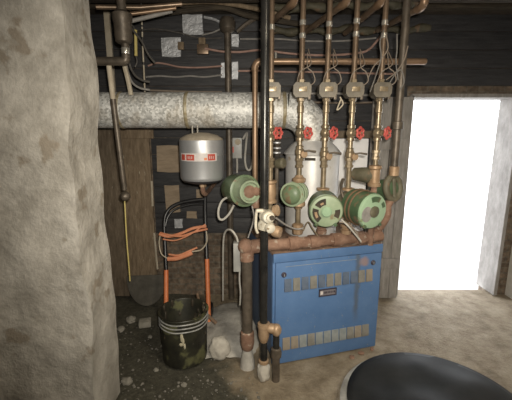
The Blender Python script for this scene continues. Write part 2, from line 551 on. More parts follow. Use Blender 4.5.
def floor_build():
    m = MB()
    nx, ny = 110, 100
    vs = []
    for j in range(ny + 1):
        row = []
        for i in range(nx + 1):
            x = XL + (XR - XL) * i / nx
            y = YB + (WALL_Y + 0.1 - YB) * j / ny
            k = max(0.0, min(1.0, (0.55 - (x + 0.34 * y)) / 0.3))
            z = -0.012 + k * (0.018 * noise.noise(Vector((x * 5, y * 5, 0))) + 0.007 * noise.noise(Vector((x * 19, y * 19, 3))))
            row.append(m.bm.verts.new((x, y, min(z, 0.0))))
        vs.append(row)
    for j in range(ny):
        for i in range(nx):
            m.bm.faces.new((vs[j][i], vs[j][i + 1], vs[j + 1][i + 1], vs[j + 1][i]))
    o = m.build('floor', MT['floor'], local=True, angle=180)
    struct(o)
    return o


floor_build()
m = MB()
m.box(((XL + DX0) / 2, WALL_Y + 0.1, CEIL / 2 - 0.05), (DX0 - XL, 0.2, CEIL + 0.1))
m.box(((DX1 + XR) / 2 + 0.1, WALL_Y + 0.1, CEIL / 2 - 0.05), (XR + 0.2 - DX1, 0.2, CEIL + 0.1))
m.box(((DX0 + DX1) / 2, WALL_Y + 0.1, (DZ + CEIL) / 2), (DX1 - DX0, 0.2, CEIL - DZ))
struct(m.build('wall_back', MT['brick'], local=True))
struct(MB().box((XR + 0.1, (YB + WALL_Y) / 2, CEIL / 2 - 0.05), (0.2, WALL_Y - YB, CEIL + 0.1)).build('wall_right', MT['plaster'], local=True))
struct(MB().box((0, YB - 0.1, CEIL / 2 - 0.05), (XR - XL + 0.4, 0.2, CEIL + 0.1)).build('wall_front', MT['brick'], local=True))
struct(MB().box((XL - 0.1, (YB + WALL_Y) / 2, CEIL / 2 - 0.05), (0.2, WALL_Y - YB, CEIL + 0.1)).build('wall_side', MT['brick'], local=True))


def pier():
    """whitewashed stone wall end with an uneven face"""
    m = MB()
    x1, y0, y1 = -0.79, 1.50, 1.78
    nz, nx, ny = 60, 40, 12
    def P(x, y, z):
        d = 0.016 * noise.noise(Vector((x * 6, y * 6, z * 5))) + 0.02 * noise.noise(Vector((x * 2.2, y * 2, z * 2.5 + 4)))
        return d
    g = []
    # path round the visible faces: front face then the return
    path = [(XL + (x1 - XL) * i / nx, y0, 0) for i in range(nx + 1)] + [(x1, y0 + (y1 - y0) * j / ny, 1) for j in range(1, ny + 1)]
    for k in range(nz + 1):
        z = CEIL * k / nz
        row = []
        for (x, y, s) in path:
            d = P(x, y, z)
            row.append(m.bm.verts.new((x + (d if s or x == x1 else 0), y + (0 if s else d), z)))
        g.append(row)
    for k in range(nz):
        for i in range(len(path) - 1):
            m.bm.faces.new((g[k][i], g[k][i + 1], g[k + 1][i + 1], g[k + 1][i]))
    bl = [m.bm.verts.new((XL, y1, CEIL * k / nz)) for k in range(nz + 1)]
    for k in range(nz):
        m.bm.faces.new((g[k][-1], bl[k], bl[k + 1], g[k + 1][-1]))
    o = m.build('wall_left', MT['lime'], local=True, angle=60)
    struct(o)


pier()
struct(MB().box(((XL + XR) / 2, (YB + WALL_Y) / 2, CEIL + 0.05), (XR - XL + 0.4, WALL_Y - YB + 0.4, 0.1)).build('ceiling', MT['deck'], local=True))
jz = 2.345
for i, (jy, jh) in enumerate(((2.95, 0.09), (2.56, 0.15), (2.12, 0.13), (1.66, 0.15), (1.2, 0.15), (0.6, 0.15), (0.0, 0.15), (-0.6, 0.15))):
    struct(MB().box(((XL + XR) / 2, jy, CEIL - jh / 2), (XR - XL - 0.01, 0.075 if i else 0.17, jh), bev=0.006).build('ceiling_joist' if i else 'ceiling_sill_beam', MT['joist'], local=True))

# black tarred boarding on the back wall, in overlapping courses
m = MB()
z = 0.60
k = 0
while z < 2.40:
    h = 0.142
    x0 = -0.905 if z < 1.72 else XL + 0.02
    x1 = DX0 - 0.04 if z < DZ + 0.02 else XR - 0.02
    m.box(((x0 + x1) / 2, WALL_Y - 0.018, z + h / 2), (x1 - x0, 0.018, h - 0.004), rot=Matrix.Rotation(R(-2.2), 3, 'X'), bev=0.002)
    z += h
    k += 1
struct(m.build('wall_back_boarding', MT['black_board'], local=True))

# doorway: frame, the grey boarded leaf folded back against the wall, bright areaway outside
m = MB()
m.box((DX0 - 0.0, WALL_Y + 0.09, DZ / 2), (0.03, 0.26, DZ))
m.box((DX1 + 0.0, WALL_Y + 0.09, DZ / 2), (0.03, 0.26, DZ))
m.box(((DX0 + DX1) / 2, WALL_Y + 0.09, DZ), (DX1 - DX0, 0.26, 0.03))
struct(m.build('trim_1', MT['greywood'], local=True))
dr = bpy.data.objects.new('door_1', None); COL.objects.link(dr)
dr.location = (0.955, 2.94, 0.012); struct(dr)
m = MB()
for i in range(4):
    m.box((0.955 + 0.042 + i * 0.083, 2.94 + (0.004 if i % 2 else 0), 0.012 + 0.885), (0.079, 0.022, 1.77), bev=0.003)
leaf = m.build('door_leaf', MT['greywood'], dr)
m = MB()
for zz in (0.35, 1.4):
    m.box((0.955 + 0.166, 2.922, zz), (0.30, 0.016, 0.09), bev=0.003)
m.build('door_batten', MT['greywood'], dr)
m = MB()
m.box((2.0, WALL_Y + 6.2, -0.03), (14, 12, 0.06))
struct(m.build('ground', MT['outside'], local=True))

# ------------------------------------------------------------------ boiler
FL = Vector((0.106, 2.022, 0.0))
BA = R(15.6)
BW, BD, BH = 0.777, 0.60, 0.765
boiler = thing('boiler', 'low blue enamelled boiler with two rows of louvers and rust on top', 'boiler', FL, rz=BA)
MB().box((BW / 2, BD / 2 + 0.02, 0.03), (BW - 0.04, BD - 0.06, 0.06)).build('base', MT['black_iron'], boiler, local=True)
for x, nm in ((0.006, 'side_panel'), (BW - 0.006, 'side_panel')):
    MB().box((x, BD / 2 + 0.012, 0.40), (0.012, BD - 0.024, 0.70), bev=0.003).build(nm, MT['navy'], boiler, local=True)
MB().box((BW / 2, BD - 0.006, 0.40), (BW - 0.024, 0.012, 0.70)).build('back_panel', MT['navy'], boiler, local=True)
# jacket front behind the door, with a folded rim
m = MB()
m.box((BW / 2, 0.014, 0.379), (BW, 0.014, 0.757), bev=0.004)
m.box((BW / 2, 0.008, 0.735), (BW, 0.030, 0.058), bev=0.006)
m.build('jacket_front', MT['blue'], boiler, local=True)
MB().box((BW / 2, BD / 2, BH - 0.008), (BW, BD, 0.016), bev=0.004).build('top_panel', MT['topdust'], boiler, local=True)
MB().box((BW / 2 + 0.004, 0.0, 0.354), (BW - 0.022, 0.018, 0.70), bev=0.006).build('front_door', MT['blue_door'], boiler, local=True)
upc = 'bdbdbddbbdt'
loc_ = 'ttpdppppdtd'
for row, zc, x0, x1, codes in ((0, 0.553, 0.066, 0.708, upc), (1, 0.146, 0.062, 0.706, loc_)):
    n = 11
    st = (x1 - x0) / n
    for i in range(n):
        xc = x0 + st * (i + 0.5)
        mm = MT[{'b': 'louver_blue', 'd': 'louver_dust', 't': 'louver_tan', 'p': 'louver_pale'}[codes[i]]]
        q = MB()
        wd = st * (0.80 if row == 0 else 0.87)
        # a pressed hood: sloping plate that stands out at its lower edge
        poly = [(0, -0.042), (0, 0.042), (0.004, 0.042), (0.012, -0.036), (0.010, -0.042)]
        M = Matrix(((0, 0, 1), (-1, 0, 0), (0, 1, 0)))
        q.prism(poly, (xc - wd / 2, -0.009, zc), M, wd)
        q.build('louver', mm, boiler, local=True)
for x, zc in ((0.068, 0.626), (0.704, 0.640)):
    m = MB().lathe([(0.0, 0.0), (0.017, 0.0), (0.017, 0.006), (0.012, 0.011), (0, 0.011)], (x, -0.009, zc), (0, -1, 0), 20)
    k = m.build('latch', MT['badge_dark'], boiler, local=True)
    MB().box((x, -0.021, zc), (0.004, 0.003, 0.018)).build('latch_slot', MT['louver_pale'], k, local=True)
bz, bx = 0.470, 0.375
m = MB()
for (cx, cz, sx_, sz_) in ((0, 0.022, 0.126, 0.006), (0, -0.022, 0.126, 0.006), (-0.06, 0, 0.006, 0.05), (0.06, 0, 0.006, 0.05)):
    m.box((bx + cx, -0.013, bz + cz), (sx_, 0.008, sz_))
bad = m.build('badge', MT['badge_dark'], boiler, local=True)
MB().box((bx, -0.0105, bz), (0.116, 0.004, 0.040)).build('badge_plate', MT['plate'], bad, local=True)
MB().box((bx - 0.044, -0.0135, bz), (0.018, 0.003, 0.022)).build('badge_emblem', MT['label_white'], bad, local=True)
m = MB()
for i in range(7):
    m.box((bx - 0.02 + i * 0.0115, -0.0135, bz), (0.0055 if i % 3 else 0.008, 0.002, 0.013))
m.build('badge_lettering', MT['badge_dark'], bad, local=True)
# scratch line: thin bright door seam
MB().box((BW / 2 - 0.06, -0.0092, 0.676), (0.50, 0.002, 0.003)).build('seam', MT['louver_pale'], boiler, local=True)


def BL(x, y, z):
    c, s = math.cos(BA), math.sin(BA)
    return FL + Vector((x * c - y * s, x * s + y * c, z))


# draft hood standing on the boiler top
hc = Vector((0.40, 2.47, 0.0))
hood = thing('draft_hood', 'pale galvanised draft hood on the boiler under the flue elbow', 'draft hood', (hc.x, hc.y, BH))
MB().lathe([(0.165, BH), (0.185, BH + 0.02), (0.19, 1.335), (0.186, 1.35)], hc, (0, 0, 1), 40).build('hood_body', MT['hood'], hood)
MB().lathe([(0.20, 1.347), (0.205, 1.352), (0.165, 1.40), (0.13, 1.43), (0.115, 1.445)], hc, (0, 0, 1), 40).build('hood_cap', MT['hood'], hood)
m = MB()
for a0 in (-112, -80):
    for i in range(6):
        a = R(a0 + i * 3.4)
        m.box(hc + Vector((0.1925 * math.cos(a), 0.1925 * math.sin(a), 1.325)), (0.014, 0.006, 0.018), rot=Matrix.Rotation(a + R(90), 3, 'Z'))
m.build('hood_opening', MT['slot'], hood)

# ------------------------------------------------------------------ flue
FY = 2.47
FZ = 1.648
FR = 0.121
flue = thing('flue_pipe', 'wide galvanised flue pipe crossing the wall with brown stains', 'flue', (-0.6, FY, FZ - FR))
bend = 0.19
ex = hc.x
x_end = ex - bend
secs = [(-1.95, -0.905), (-0.905, -0.452), (-0.452, x_end)]
for i, (a, b) in enumerate(secs):
    q = MB()
    q.tube([(a - 0.02, FY, FZ), (a, FY, FZ), (b, FY, FZ)], [FR - 0.003, FR, FR], 40)
    sec = q.build('pipe_section', MT['galv'], flue)
    r_ = MB().tube([(b - 0.03, FY, FZ), (b - 0.022, FY, FZ), (b - 0.014, FY, FZ), (b - 0.006, FY, FZ)], [FR, FR + 0.005, FR + 0.005, FR], 40, caps=False)
    r_.build('crimp_band', MT['galv_stain'], sec)
q = MB()
arc = []
ng = 5
for k in range(ng + 1):
    t = R(90) * k / ng
    arc.append((x_end + bend * math.sin(t), FY, FZ - bend + bend * math.cos(t)))
q.tube(arc, FR + 0.002, 36)
q.build('elbow', MT['galv'], flue, angle=12)
q = MB().tube([(ex, FY, FZ - bend + 0.01), (ex, FY, 1.42)], FR - 0.002, 36)
q.build('collar', MT['galv'], flue)

# ------------------------------------------------------------------ planks and scraps on the wall
def plank(name, mt, px0, px1, py, zt, label, y=2.985, group=None, zb=0.0):
    a, b = W(px0, py, y), W(px1, py, y)
    m = MB().box(((a.x + b.x) / 2, y + 0.012, (zb + zt) / 2), (b.x - a.x, 0.026, zt - zb), bev=0.004)
    return tag(m.build(name, mt, None), label, 'plank', group)


plank('wooden_plank', MT['plank'], 124, 152.5, 200, 1.66, 'wide grimy brown plank standing upright below the flue, second from the whitewashed wall')
plank('wooden_plank', MT['plank_dark'], 99, 122.5, 200, 1.66, 'upright dark plank beside the whitewashed wall, behind the leaning black pipe', y=2.99)
m = MB().box(W(138, 134, 2.955), (0.26, 0.02, 0.075), bev=0.003)
tag(m.build('wooden_batten', MT['plank'], None), 'short level brown batten nailed across the planks just under the flue', 'batten')
m = MB().prism([(-0.011, 0), (0.012, 0), (0.004, 0.26), (-0.006, 0.3)], W(131, 201, 2.965), Matrix(((1, 0, 0), (0, 0, -1), (0, 1, 0))), 0.006)


def sheet(name, px0, py0, px1, py1, Y, mt, label, cat, group=None, th=0.012, wob=0.0, seed=1):
    a, b = W(px0, py1, Y), W(px1, py0, Y)
    rn = random.Random(seed)
    w_, h_ = b.x - a.x, b.z - a.z
    poly = []
    for (u, v) in ((0, 0), (0.5, 0), (1, 0), (1, 0.5), (1, 1), (0.5, 1), (0, 1), (0, 0.5)):
        poly.append((u * w_ + rn.uniform(-1, 1) * wob, v * h_ + rn.uniform(-1, 1) * wob))
    m = MB().prism(poly, (a.x, Y, a.z), Matrix(((1, 0, 0), (0, 0, -1), (0, 1, 0))), th)
    return tag(m.build(name, mt, None, flat=True), label, cat, group)


YB_ = 3.022
sheet('board_scrap', 158, 145, 180, 172, YB_, MT['scrap'], 'tan board scrap on the black boarding beside the grey tank, the largest scrap', 'board', 'tan scraps on the boarding', wob=0.006, seed=1)
sheet('board_scrap', 166, 185, 179, 212, YB_, MT['scrap'], 'upright tan board scrap behind the top bend of the hand truck', 'board', 'tan scraps on the boarding', wob=0.006, seed=2)
sheet('board_scrap', 187, 211, 197, 218, YB_, MT['scrap'], 'small tan scrap on the boarding between the hand truck uprights', 'board', 'tan scraps on the boarding', wob=0.004, seed=3)
sheet('board_scrap', 197, 189, 203, 200, YB_, MT['scrap'], 'little tan scrap on the boarding under the grey tank', 'board', 'tan scraps on the boarding', wob=0.004, seed=4)
sheet('metal_tag', 175, 218.5, 182.5, 228, YB_, MT['foil'], 'small pale square metal tag on the boarding above the orange cord', 'tag', wob=0.003, seed=5)
G = 'silver foil patches on the black boarding'
sheet('foil_patch', 162, 38, 181, 57, YB_, MT['foil'], 'bright silver foil square with a small brown cap at its edge', 'foil patch', G, 0.008, 0.006, 6)
sheet('foil_patch', 183.5, 14.5, 203, 34.5, YB_, MT['foil'], 'topmost large silver foil square, just under the ceiling beam', 'foil patch', G, 0.008, 0.006, 7)
sheet('foil_patch', 232, 34.5, 238.5, 47, YB_, MT['foil'], 'narrow foil patch beside the vertical iron pipe, the upper of two', 'foil patch', G, 0.008, 0.003, 8)
sheet('foil_patch', 232, 62, 238, 79.5, YB_, MT['foil'], 'narrow foil patch beside the vertical iron pipe, the lower of two', 'foil patch', G, 0.008, 0.003, 9)
sheet('foil_patch', 221, 63, 224.5, 78, YB_, MT['foil'], 'thin foil sliver half hidden by the vertical iron pipe', 'foil patch', G, 0.008, 0.002, 10)
p = W(181, 46, 3.0)
tag(MB().box(p, (0.05, 0.03, 0.06), bev=0.006).build('cable_clamp', MT['plank'], None), 'small brown cap on the edge of the silver foil square', 'clamp')
cb = W(203, 49.5, 2.998)
box_ = thing('junction_box', 'small copper coloured junction box below the topmost foil square', 'junction box', cb - Vector((0, 0, 0.04)))
MB().box(cb, (0.092, 0.05, 0.075), bev=0.005).build('box_body', MT['copper_dark'], box_)
MB().box(cb + Vector((-0.004, -0.006, 0.062)), (0.055, 0.03, 0.05), bev=0.005).build('connector', MT['plank'], box_)


for (x0, y0, x1, y1, lab) in ((151.6, 181, 152.6, 206, 'upper thin pale lath on the edge of the wide brown plank'),
                              (154.2, 233, 157.5, 269, 'lower thin pale lath below the black boarding by the wide plank')):
    a_, b_2 = W(x0, y0, 2.965), W(x1, y1, 2.965)
    tag(MB().tube([a_, b_2], 0.009, 6).build('wooden_lath', MT['lath'], None), lab, 'lath', 'thin laths beside the wide plank')

# ------------------------------------------------------------------ cables along the wall
def cable(name, pts, Y, rpx, mt, label, cat='cable', group=None, n=5, seg=7):
    P = smooth(WP(pts, Y), n)
    rad = max(0.002, pr(rpx, P[len(P) // 2]))
    return tag(MB().tube(P, rad, seg).build(name, mt, None), label, cat, group)


YC = 2.995
WG = 'cables strung along the black boarding'
cable('wall_cable', [(148, 66), (156, 63), (166, 64), (180, 67), (200, 67.5), (222, 66)], YC, 0.9, MT['pink'], 'pinkish cable sagging below the bright foil square', group=WG)
cable('wall_cable', [(146, 77), (160, 76), (176, 77), (190, 76), (204, 77), (222, 75)], YC, 0.9, MT['cable'], 'grey cable second from the flue, wavering between planks and iron pipe', group=WG)
cable('wall_cable', [(143, 90), (170, 91), (200, 92), (222, 92)], YC, 1.0, MT['cable_tan'], 'tan cable just above the galvanised flue', group=WG)
cable('wall_cable', [(205, 48.5), (222, 51.5), (240, 52), (262, 50), (285, 53), (310, 55), (335, 55), (358, 53), (368, 50), (376, 42), (384, 31)], 2.975, 1.1, MT['pink'], 'long pinkish cable from the junction box that climbs at the last riser', group=WG)
cable('wall_cable', [(240, 39), (256, 39), (280, 39), (305, 41), (340, 41), (376, 38)], YC, 0.9, MT['cable'], 'thin grey cable across the boarding high behind the risers', group=WG)
cable('wall_cable', [(238, 71), (262, 71), (290, 72), (320, 72), (352, 73), (400, 74)], YC, 1.0, MT['pink'], 'straight pinkish cable below the copper header', group=WG)
cable('wall_cable', [(140, 30), (158, 29), (180, 33), (200, 38), (222, 38)], YC, 0.7, MT['cable_dark'], 'dark cable drooping behind the topmost foil square', group=WG)
cable('wall_cable', [(204, 17), (216, 20), (226, 27)], YC, 1.4, MT['foil'], 'short silver cable from the topmost foil square to the iron pipe', group=WG)
cable('wall_cable', [(272, 93), (300, 94), (330, 93), (356, 95), (382, 95)], 2.985, 1.2, MT['cable'], 'grey cable at the height of the zone valves', group=WG)
cable('wall_cable', [(270, 101), (310, 102), (345, 103), (378, 102)], 2.985, 0.9, MT['cable_tan'], 'tan cable under the zone valves, behind the flue elbow', group=WG)
cable('wall_cable', [(202, 35), (214, 32), (224, 27)], YC, 0.8, MT['cable'], 'short grey cable rising to the head of the iron pipe', group=WG)

# vertical iron pipe on the wall
pt, pb = W(227.5, 30, 2.95), W(227.5, 200, 2.95)
ip = thing('iron_pipe', 'upright dark iron pipe on the boarding behind the flue', 'pipe', (pt.x, 2.955, 0))
MB().tube([(pt.x, 2.955, 0.0), (pt.x, 2.955, 2.34)], 0.027, 16).build('pipe', MT['iron'], ip)
MB().lathe([(0.028, 2.27), (0.045, 2.28), (0.062, 2.30), (0.066, 2.35), (0.05, 2.385), (0.03, 2.39)], (pt.x, 2.955, 0), (0, 0, 1), 18).build('coupling', MT['iron'], ip)
# pipe that ends in a branch at the beam
cable('iron_branch', [(237, 32), (246, 24), (256, 18), (262, 14)], 2.87, 2.2, MT['iron'], 'short dark iron branch rising beside the black pipe under the beam', 'pipe')

# electric switch box on the wall with its conduits
eb = W(237.3, 148, 3.0)
sb = thing('switch_box', 'grey electric switch box with a yellowish dial on the wall', 'switch', eb - Vector((0, 0, 0.09)))
MB().box(eb, (0.082, 0.055, 0.175), bev=0.006).build('box_body', MT['steelbox'], sb)
MB().lathe([(0, 0), (0.026, 0), (0.024, 0.012), (0, 0.014)], eb + Vector((0.006, -0.027, 0.052)), (0, -1, 0), 18).build('dial', MT['lath'], sb)
MB().box(eb + Vector((-0.034, -0.03, -0.012)), (0.012, 0.006, 0.05)).build('red_switch', MT['label_red'], sb)
cable('conduit', [(237, 158), (237.2, 166), (237, 173)], 3.0, 1.0, MT['cable_white'], 'short white conduit hanging from the grey switch box', 'conduit')
cable('cable_loop', [(243, 139, 3.0), (247, 133, 2.97), (246, 145), (245, 160), (247, 169), (250.5, 169), (253, 158), (253, 142), (252, 130)], 2.9, 1.1, MT['cable_white'], 'white cable hanging in a narrow loop beside the switch box', 'cable')

# ------------------------------------------------------------------ upper pipework, left side
pa = W(121, 0, 2.15)
lp = thing('drain_pipe', 'thick dark iron pipe with a hub and elbow by the whitewashed wall', 'pipe', (pa.x, 2.15, 1.9))
X, Y0 = pa.x, 2.15
zz = lambda py: W(121, py, Y0).z
MB().tube([(X, Y0, zz(18)), (X, Y0, 2.5)], 0.026, 16).build('pipe', MT['iron'], lp)
MB().lathe([(0.03, zz(44)), (0.046, zz(42)), (0.05, zz(36)), (0.05, zz(24)), (0.056, zz(20)), (0.056, zz(14)), (0.035, zz(11))], (X, Y0, 0), (0, 0, 1), 20).build('hub', MT['iron'], lp)
MB().tube([(X + 0.006, Y0, zz(42)), (X + 0.006, Y0, zz(57))], 0.022, 16).build('lower_pipe', MT['iron'], lp)
MB().lathe([(0.0235, 0), (0.0245, 0.003), (0.0245, 0.03), (0.0235, 0.033)], (X + 0.006, Y0, zz(54)), (0, 0, 1), 16).build('glare_band', MT['solder_glare'], lp)  # white glare on the pipe, painted as a pale raised band
MB().tube(smooth([(X + 0.006, Y0, zz(55)), (X + 0.004, Y0, zz(59.5)), (X - 0.012, Y0, zz(61)), (X - 0.06, Y0, zz(61.2)), (X - 0.28, Y0, zz(61.2))], 5), 0.025, 14).build('elbow', MT['iron'], lp)

lean = thing('black_pipe', 'thin dark pipe with a ball weight leaning in front of the flue', 'pipe', W(125, 200, 2.2))
P0, PM, P1 = W(108.5, 62, 2.16), W(113, 99, 2.18), W(124.5, 190, 2.2)
MB().tube([P0, PM], pr(2.4, P1), 12).build('glare_upper_pipe', MT['lath'], lean)  # upper length of the same pipe, its glare painted as pale colour
MB().tube([PM, (PM + P1) / 2, P1], pr(2.7, P1), 12).build('pipe', MT['iron'], lean)
MB().lump(W(125.2, 196, 2.2), (pr(5, P1),) * 3, 3, 0.12, 3).build('ball', MT['iron'], lean)
cable('pull_cord', [(124.6, 201), (125.4, 215), (126, 228), (127.2, 246), (128.6, 262), (130, 281)], 2.22, 0.65, MT['yellow'], 'yellowish cord hanging below the ball weight of the leaning pipe', 'cord')
cable('wooden_lath', [(124.5, 66), (128, 80), (131, 95)], 2.35, 2.3, MT['lath'], 'pale round stick slanting between the drain pipe and the flue', 'stick')
a = W(111, 62, 2.9); b = W(113, 96, 2.9)
tag(MB().box((W(111.5, 80, 2.96).x, 2.97, W(111.5, 52, 2.96).z), (0.045, 0.03, 0.95), bev=0.004).build('wooden_stud', MT['lath'], None), 'pale upright wooden stud high beside the whitewashed wall', 'stud')
# striped cord: white pieces on a dark line
sc_ = thing('striped_cord', 'dark cord with white stripes hanging beside the yellow tube', 'cord', W(145, 95, 2.7))
ln = [Vector((W(141, 2, 2.7).x, 2.7, CEIL))] + WP([(141, 2), (142, 25), (142.6, 45), (144, 72), (145, 95)], 2.7)
MB().tube(smooth(ln, 5), 0.0045, 8).build('cord', MT['cable_dark'], sc_)
for (y0, y1) in ((7, 11), (13.5, 17), (21, 25), (27, 29), (32, 37), (46, 62), (65, 80), (83, 94)):
    t0, t1 = y0, y1
    def cx(y):
        for (p, q) in zip(((141, 2), (142, 25), (142.6, 45), (144, 72), (145, 95)), ((142, 25), (142.6, 45), (144, 72), (145, 95), (146, 110))):
            if p[1] <= y <= q[1]:
                return p[0] + (q[0] - p[0]) * (y - p[1]) / (q[1] - p[1])
        return 145
    MB().tube([W(cx(y0), y0, 2.7), W(cx(y1), y1, 2.7)], 0.0062, 8).build('white_band', MT['lath'], sc_)
yt = thing('yellow_tube', 'short bright yellow tube on a dark wire near the drain pipe', 'tube', W(136, 64, 2.6))
MB().tube(WP([(135.5, 30), (136, 56)], 2.6), pr(1.5, W(136, 45, 2.6)), 10).build('tube', MT['yellow'], yt)
MB().tube(smooth(WP([(128, 21), (132, 25), (135.3, 30)], 2.6), 4), 0.005, 8).build('wire', MT['cable_dark'], yt)
MB().tube(smooth(WP([(136, 56), (137, 62), (135, 67)], 2.6), 4), 0.005, 8).build('wire', MT['cable_dark'], yt)
LG = 'dark cables looping down beside the drain pipe'
cable('drooping_cable', [(127, 20), (131, 32), (129, 48), (129, 62), (134, 74), (142, 80), (150, 82)], 2.5, 1.1, MT['cable_dark'], 'dark cable looping from the drain pipe hub to the wall, the innermost loop', group=LG)
cable('drooping_cable', [(128, 22), (129, 36), (127, 52), (127, 68), (132, 82), (140, 88), (150, 90)], 2.52, 1.1, MT['cable'], 'greyish cable looping from the drain pipe hub down to the flue', group=LG)
cable('drooping_cable', [(128, 24), (136, 34), (142, 42), (148, 54), (155, 63)], 2.54, 1.1, MT['cable_dark'], 'dark cable slanting from the drain pipe behind the yellow tube', group=LG)
CG = 'copper pipes under the ceiling near the drain pipe'
tag(MB().tube(WP([(96, 7, 2.3), (140, 7.5, 2.38), (182, 4, 2.42)], 2.3), 0.014, 12).build('copper_pipe', MT['copper_dark'], None), 'upper level copper pipe under the joists above the striped cord', 'pipe', CG)
tag(MB().tube(WP([(122, 15, 2.3), (150, 11.5, 2.34), (176, 8, 2.36)], 2.3), 0.012, 12).build('copper_pipe', MT['copper'], None), 'lower copper pipe rising away from the drain pipe hub', 'pipe', CG)
tag(MB().tube(WP([(127, 22, 2.3), (150, 16.5, 2.36), (172, 11, 2.4)], 2.3), 0.013, 12).build('grey_pipe', MT['cable'], None), 'slanting grey pipe between the drain pipe hub and the joists', 'pipe')

# timbers and pipes crossing under the ceiling, centre
cable('ceiling_pipe', [(168, 13, 2.8), (200, 9, 2.8), (225, 8, 2.8), (250, 16, 2.8), (300, 24, 2.8)], 2.8, 2.6, MT['joist'], 'brown lagged pipe sagging along under the ceiling beam', 'pipe', n=6, seg=10)
cable('ceiling_pipe', [(180, 3, 2.7), (215, 2, 2.7), (262, 10, 2.7), (290, 18, 2.75)], 2.7, 2.2, MT['plank'], 'upper brown pipe under the ceiling, nearer the joists', 'pipe', n=6, seg=10)

# ------------------------------------------------------------------ risers with valves
RY = 2.2
RX = [W(270.8, 132, RY).x, W(300.2, 132, RY).x, W(325.2, 132, RY).x, W(351, 132, RY).x, W(377.6, 132, RY).x]
ZR = lambda py: W(300, py, RY).z
which = ['hidden just behind the black vertical pipe', 'second from the black vertical pipe', 'middle one of the five', 'second from the doorway', 'nearest the doorway']
RG, ZG, HG = 'heating risers over the boiler', 'zone valves on the risers', 'red wheel gate valves on the risers'
pump_z = [ZR(197), ZR(196), ZR(204), ZR(203), ZR(180)]
for i, x in enumerate(RX):
    rt = thing('heating_riser', f'upright copper and brass heating riser, {which[i]}', 'pipe', (x, RY, BH + 0.075), RG)
    MB().tube([(x, RY, ZR(84)), (x, RY, CEIL)], 0.0165, 14).build('upper_pipe', MT['copper_dark'], rt)
    lowz = BH + 0.075 if i < 4 else ZR(184)
    MB().tube([(x, RY, lowz), (x, RY, ZR(96))], 0.0165, 14).build('lower_pipe', MT['brass'], rt)
    for py in (24, 37) if i else (30,):
        py += (i % 3) * 1.5
        MB().lathe([(0.0166, 0), (0.0195, 0.002), (0.0195, 0.028), (0.0166, 0.03)], (x, RY, ZR(py)), (0, 0, 1), 14).build('soldered_coupling', MT['solder_glare'], rt)  # couplings whose pale colour also carries the white glare spots
    MB().lathe([(0.0166, 0), (0.021, 0.003), (0.021, 0.045), (0.0166, 0.048)], (x, RY, ZR(113)), (0, 0, 1), 14).build('coupling', MT['brass'], rt)
    MB().lathe([(0.0166, -0.03), (0.026, -0.027), (0.026, -0.012), (0.021, -0.01), (0.021, 0.012), (0.027, 0.015), (0.027, 0.03), (0.0166, 0.033)], (x, RY, ZR(163 if i < 4 else 155)), (0, 0, 1), 8).build('union', MT['brass'], rt, flat=True)
    if i < 4:
        zb_ = BH + 0.075
        MB().lathe([(0.0166, 0.0), (0.034, 0.004), (0.036, 0.03), (0.028, 0.034), (0.028, 0.045), (0.038, 0.05), (0.038, 0.066), (0.022, 0.075)], (x, RY, zb_), (0, 0, 1), 10).build('base_union', MT['bronze' if i % 2 else 'rust'], rt)
    # zone valve head
    zc = ZR(90.5)
    zv = thing('zone_valve', f'drab box-shaped zone valve head on the riser {which[i]}', 'valve', (x, RY, zc - 0.055), ZG)
    oct_ = [(-0.052, -0.022), (-0.036, -0.043), (0.040, -0.043), (0.056, -0.02), (0.056, 0.024), (0.042, 0.043), (-0.038, 0.043), (-0.052, 0.026)]
    MF = Matrix(((1, 0, 0), (0, 0, -1), (0, 1, 0)))
    MB().prism(oct_, (x, RY + 0.045, zc), MF, 0.085).build('head_cover', MT['zone'], zv, flat=True)
    MB().box((x + 0.006, RY - 0.043, zc + 0.004), (0.05, 0.006, 0.028), bev=0.002).build('name_plate', MT['brass'], zv)
    MB().lathe([(0.0168, 0), (0.024, 0.004), (0.024, 0.02), (0.0168, 0.024)], (x, RY, zc - 0.066), (0, 0, 1), 6).build('lower_nut', MT['brass'], zv, flat=True)
    MB().lathe([(0.0168, 0), (0.024, 0.004), (0.024, 0.02), (0.0168, 0.024)], (x, RY, zc + 0.042), (0, 0, 1), 6).build('upper_nut', MT['brass'], zv, flat=True)
    MB().box((x + 0.05, RY - 0.01, zc - 0.03), (0.016, 0.022, 0.05), bev=0.002).build('manual_lever', MT['iron'], zv)
    # gate valve with red wheel
    gz = ZR(133)
    gv = thing('gate_valve', f'brass gate valve with red handwheel on the riser {which[i]}', 'valve', (x, RY, gz - 0.05), HG)
    q = MB().lathe([(0.0168, -0.05), (0.026, -0.046), (0.026, -0.03), (0.02, -0.026), (0.028, -0.012), (0.03, 0), (0.028, 0.012), (0.02, 0.026), (0.026, 0.03), (0.026, 0.046), (0.0168, 0.05)], (x, RY, gz), (0, 0, 1), 14)
    q.build('valve_body', MT['brass'], gv)
    ax = Vector((0.62, -0.78, 0.0)).normalized()
    c0 = Vector((x, RY, gz))
    MB().lathe([(0.019, 0.015), (0.019, 0.035), (0.012, 0.04), (0.011, 0.06), (0.006, 0.062), (0.006, 0.082), (0, 0.083)], c0, ax, 12).build('bonnet', MT['brass'], gv)
    M = frame(ax)
    hub = c0 + ax * 0.068
    pts = []
    for k in range(36):
        t = 2 * math.pi * k / 36
        rr = 0.031 + 0.0045 * math.cos(6 * t + i)
        pts.append(hub + M @ Vector((rr * math.cos(t), rr * math.sin(t), 0)))
    q = MB().tube(pts, 0.0068, 8, closed=True)
    for k in range(3):
        t = 2 * math.pi * k / 3 + i
        q.tube([hub, hub + M @ Vector((0.029 * math.cos(t), 0.029 * math.sin(t), 0))], 0.0055, 6)
    q.lathe([(0.011, -0.006), (0.011, 0.008), (0.0, 0.009)], hub, ax, 10)
    q.build('handwheel', MT['red'], gv)
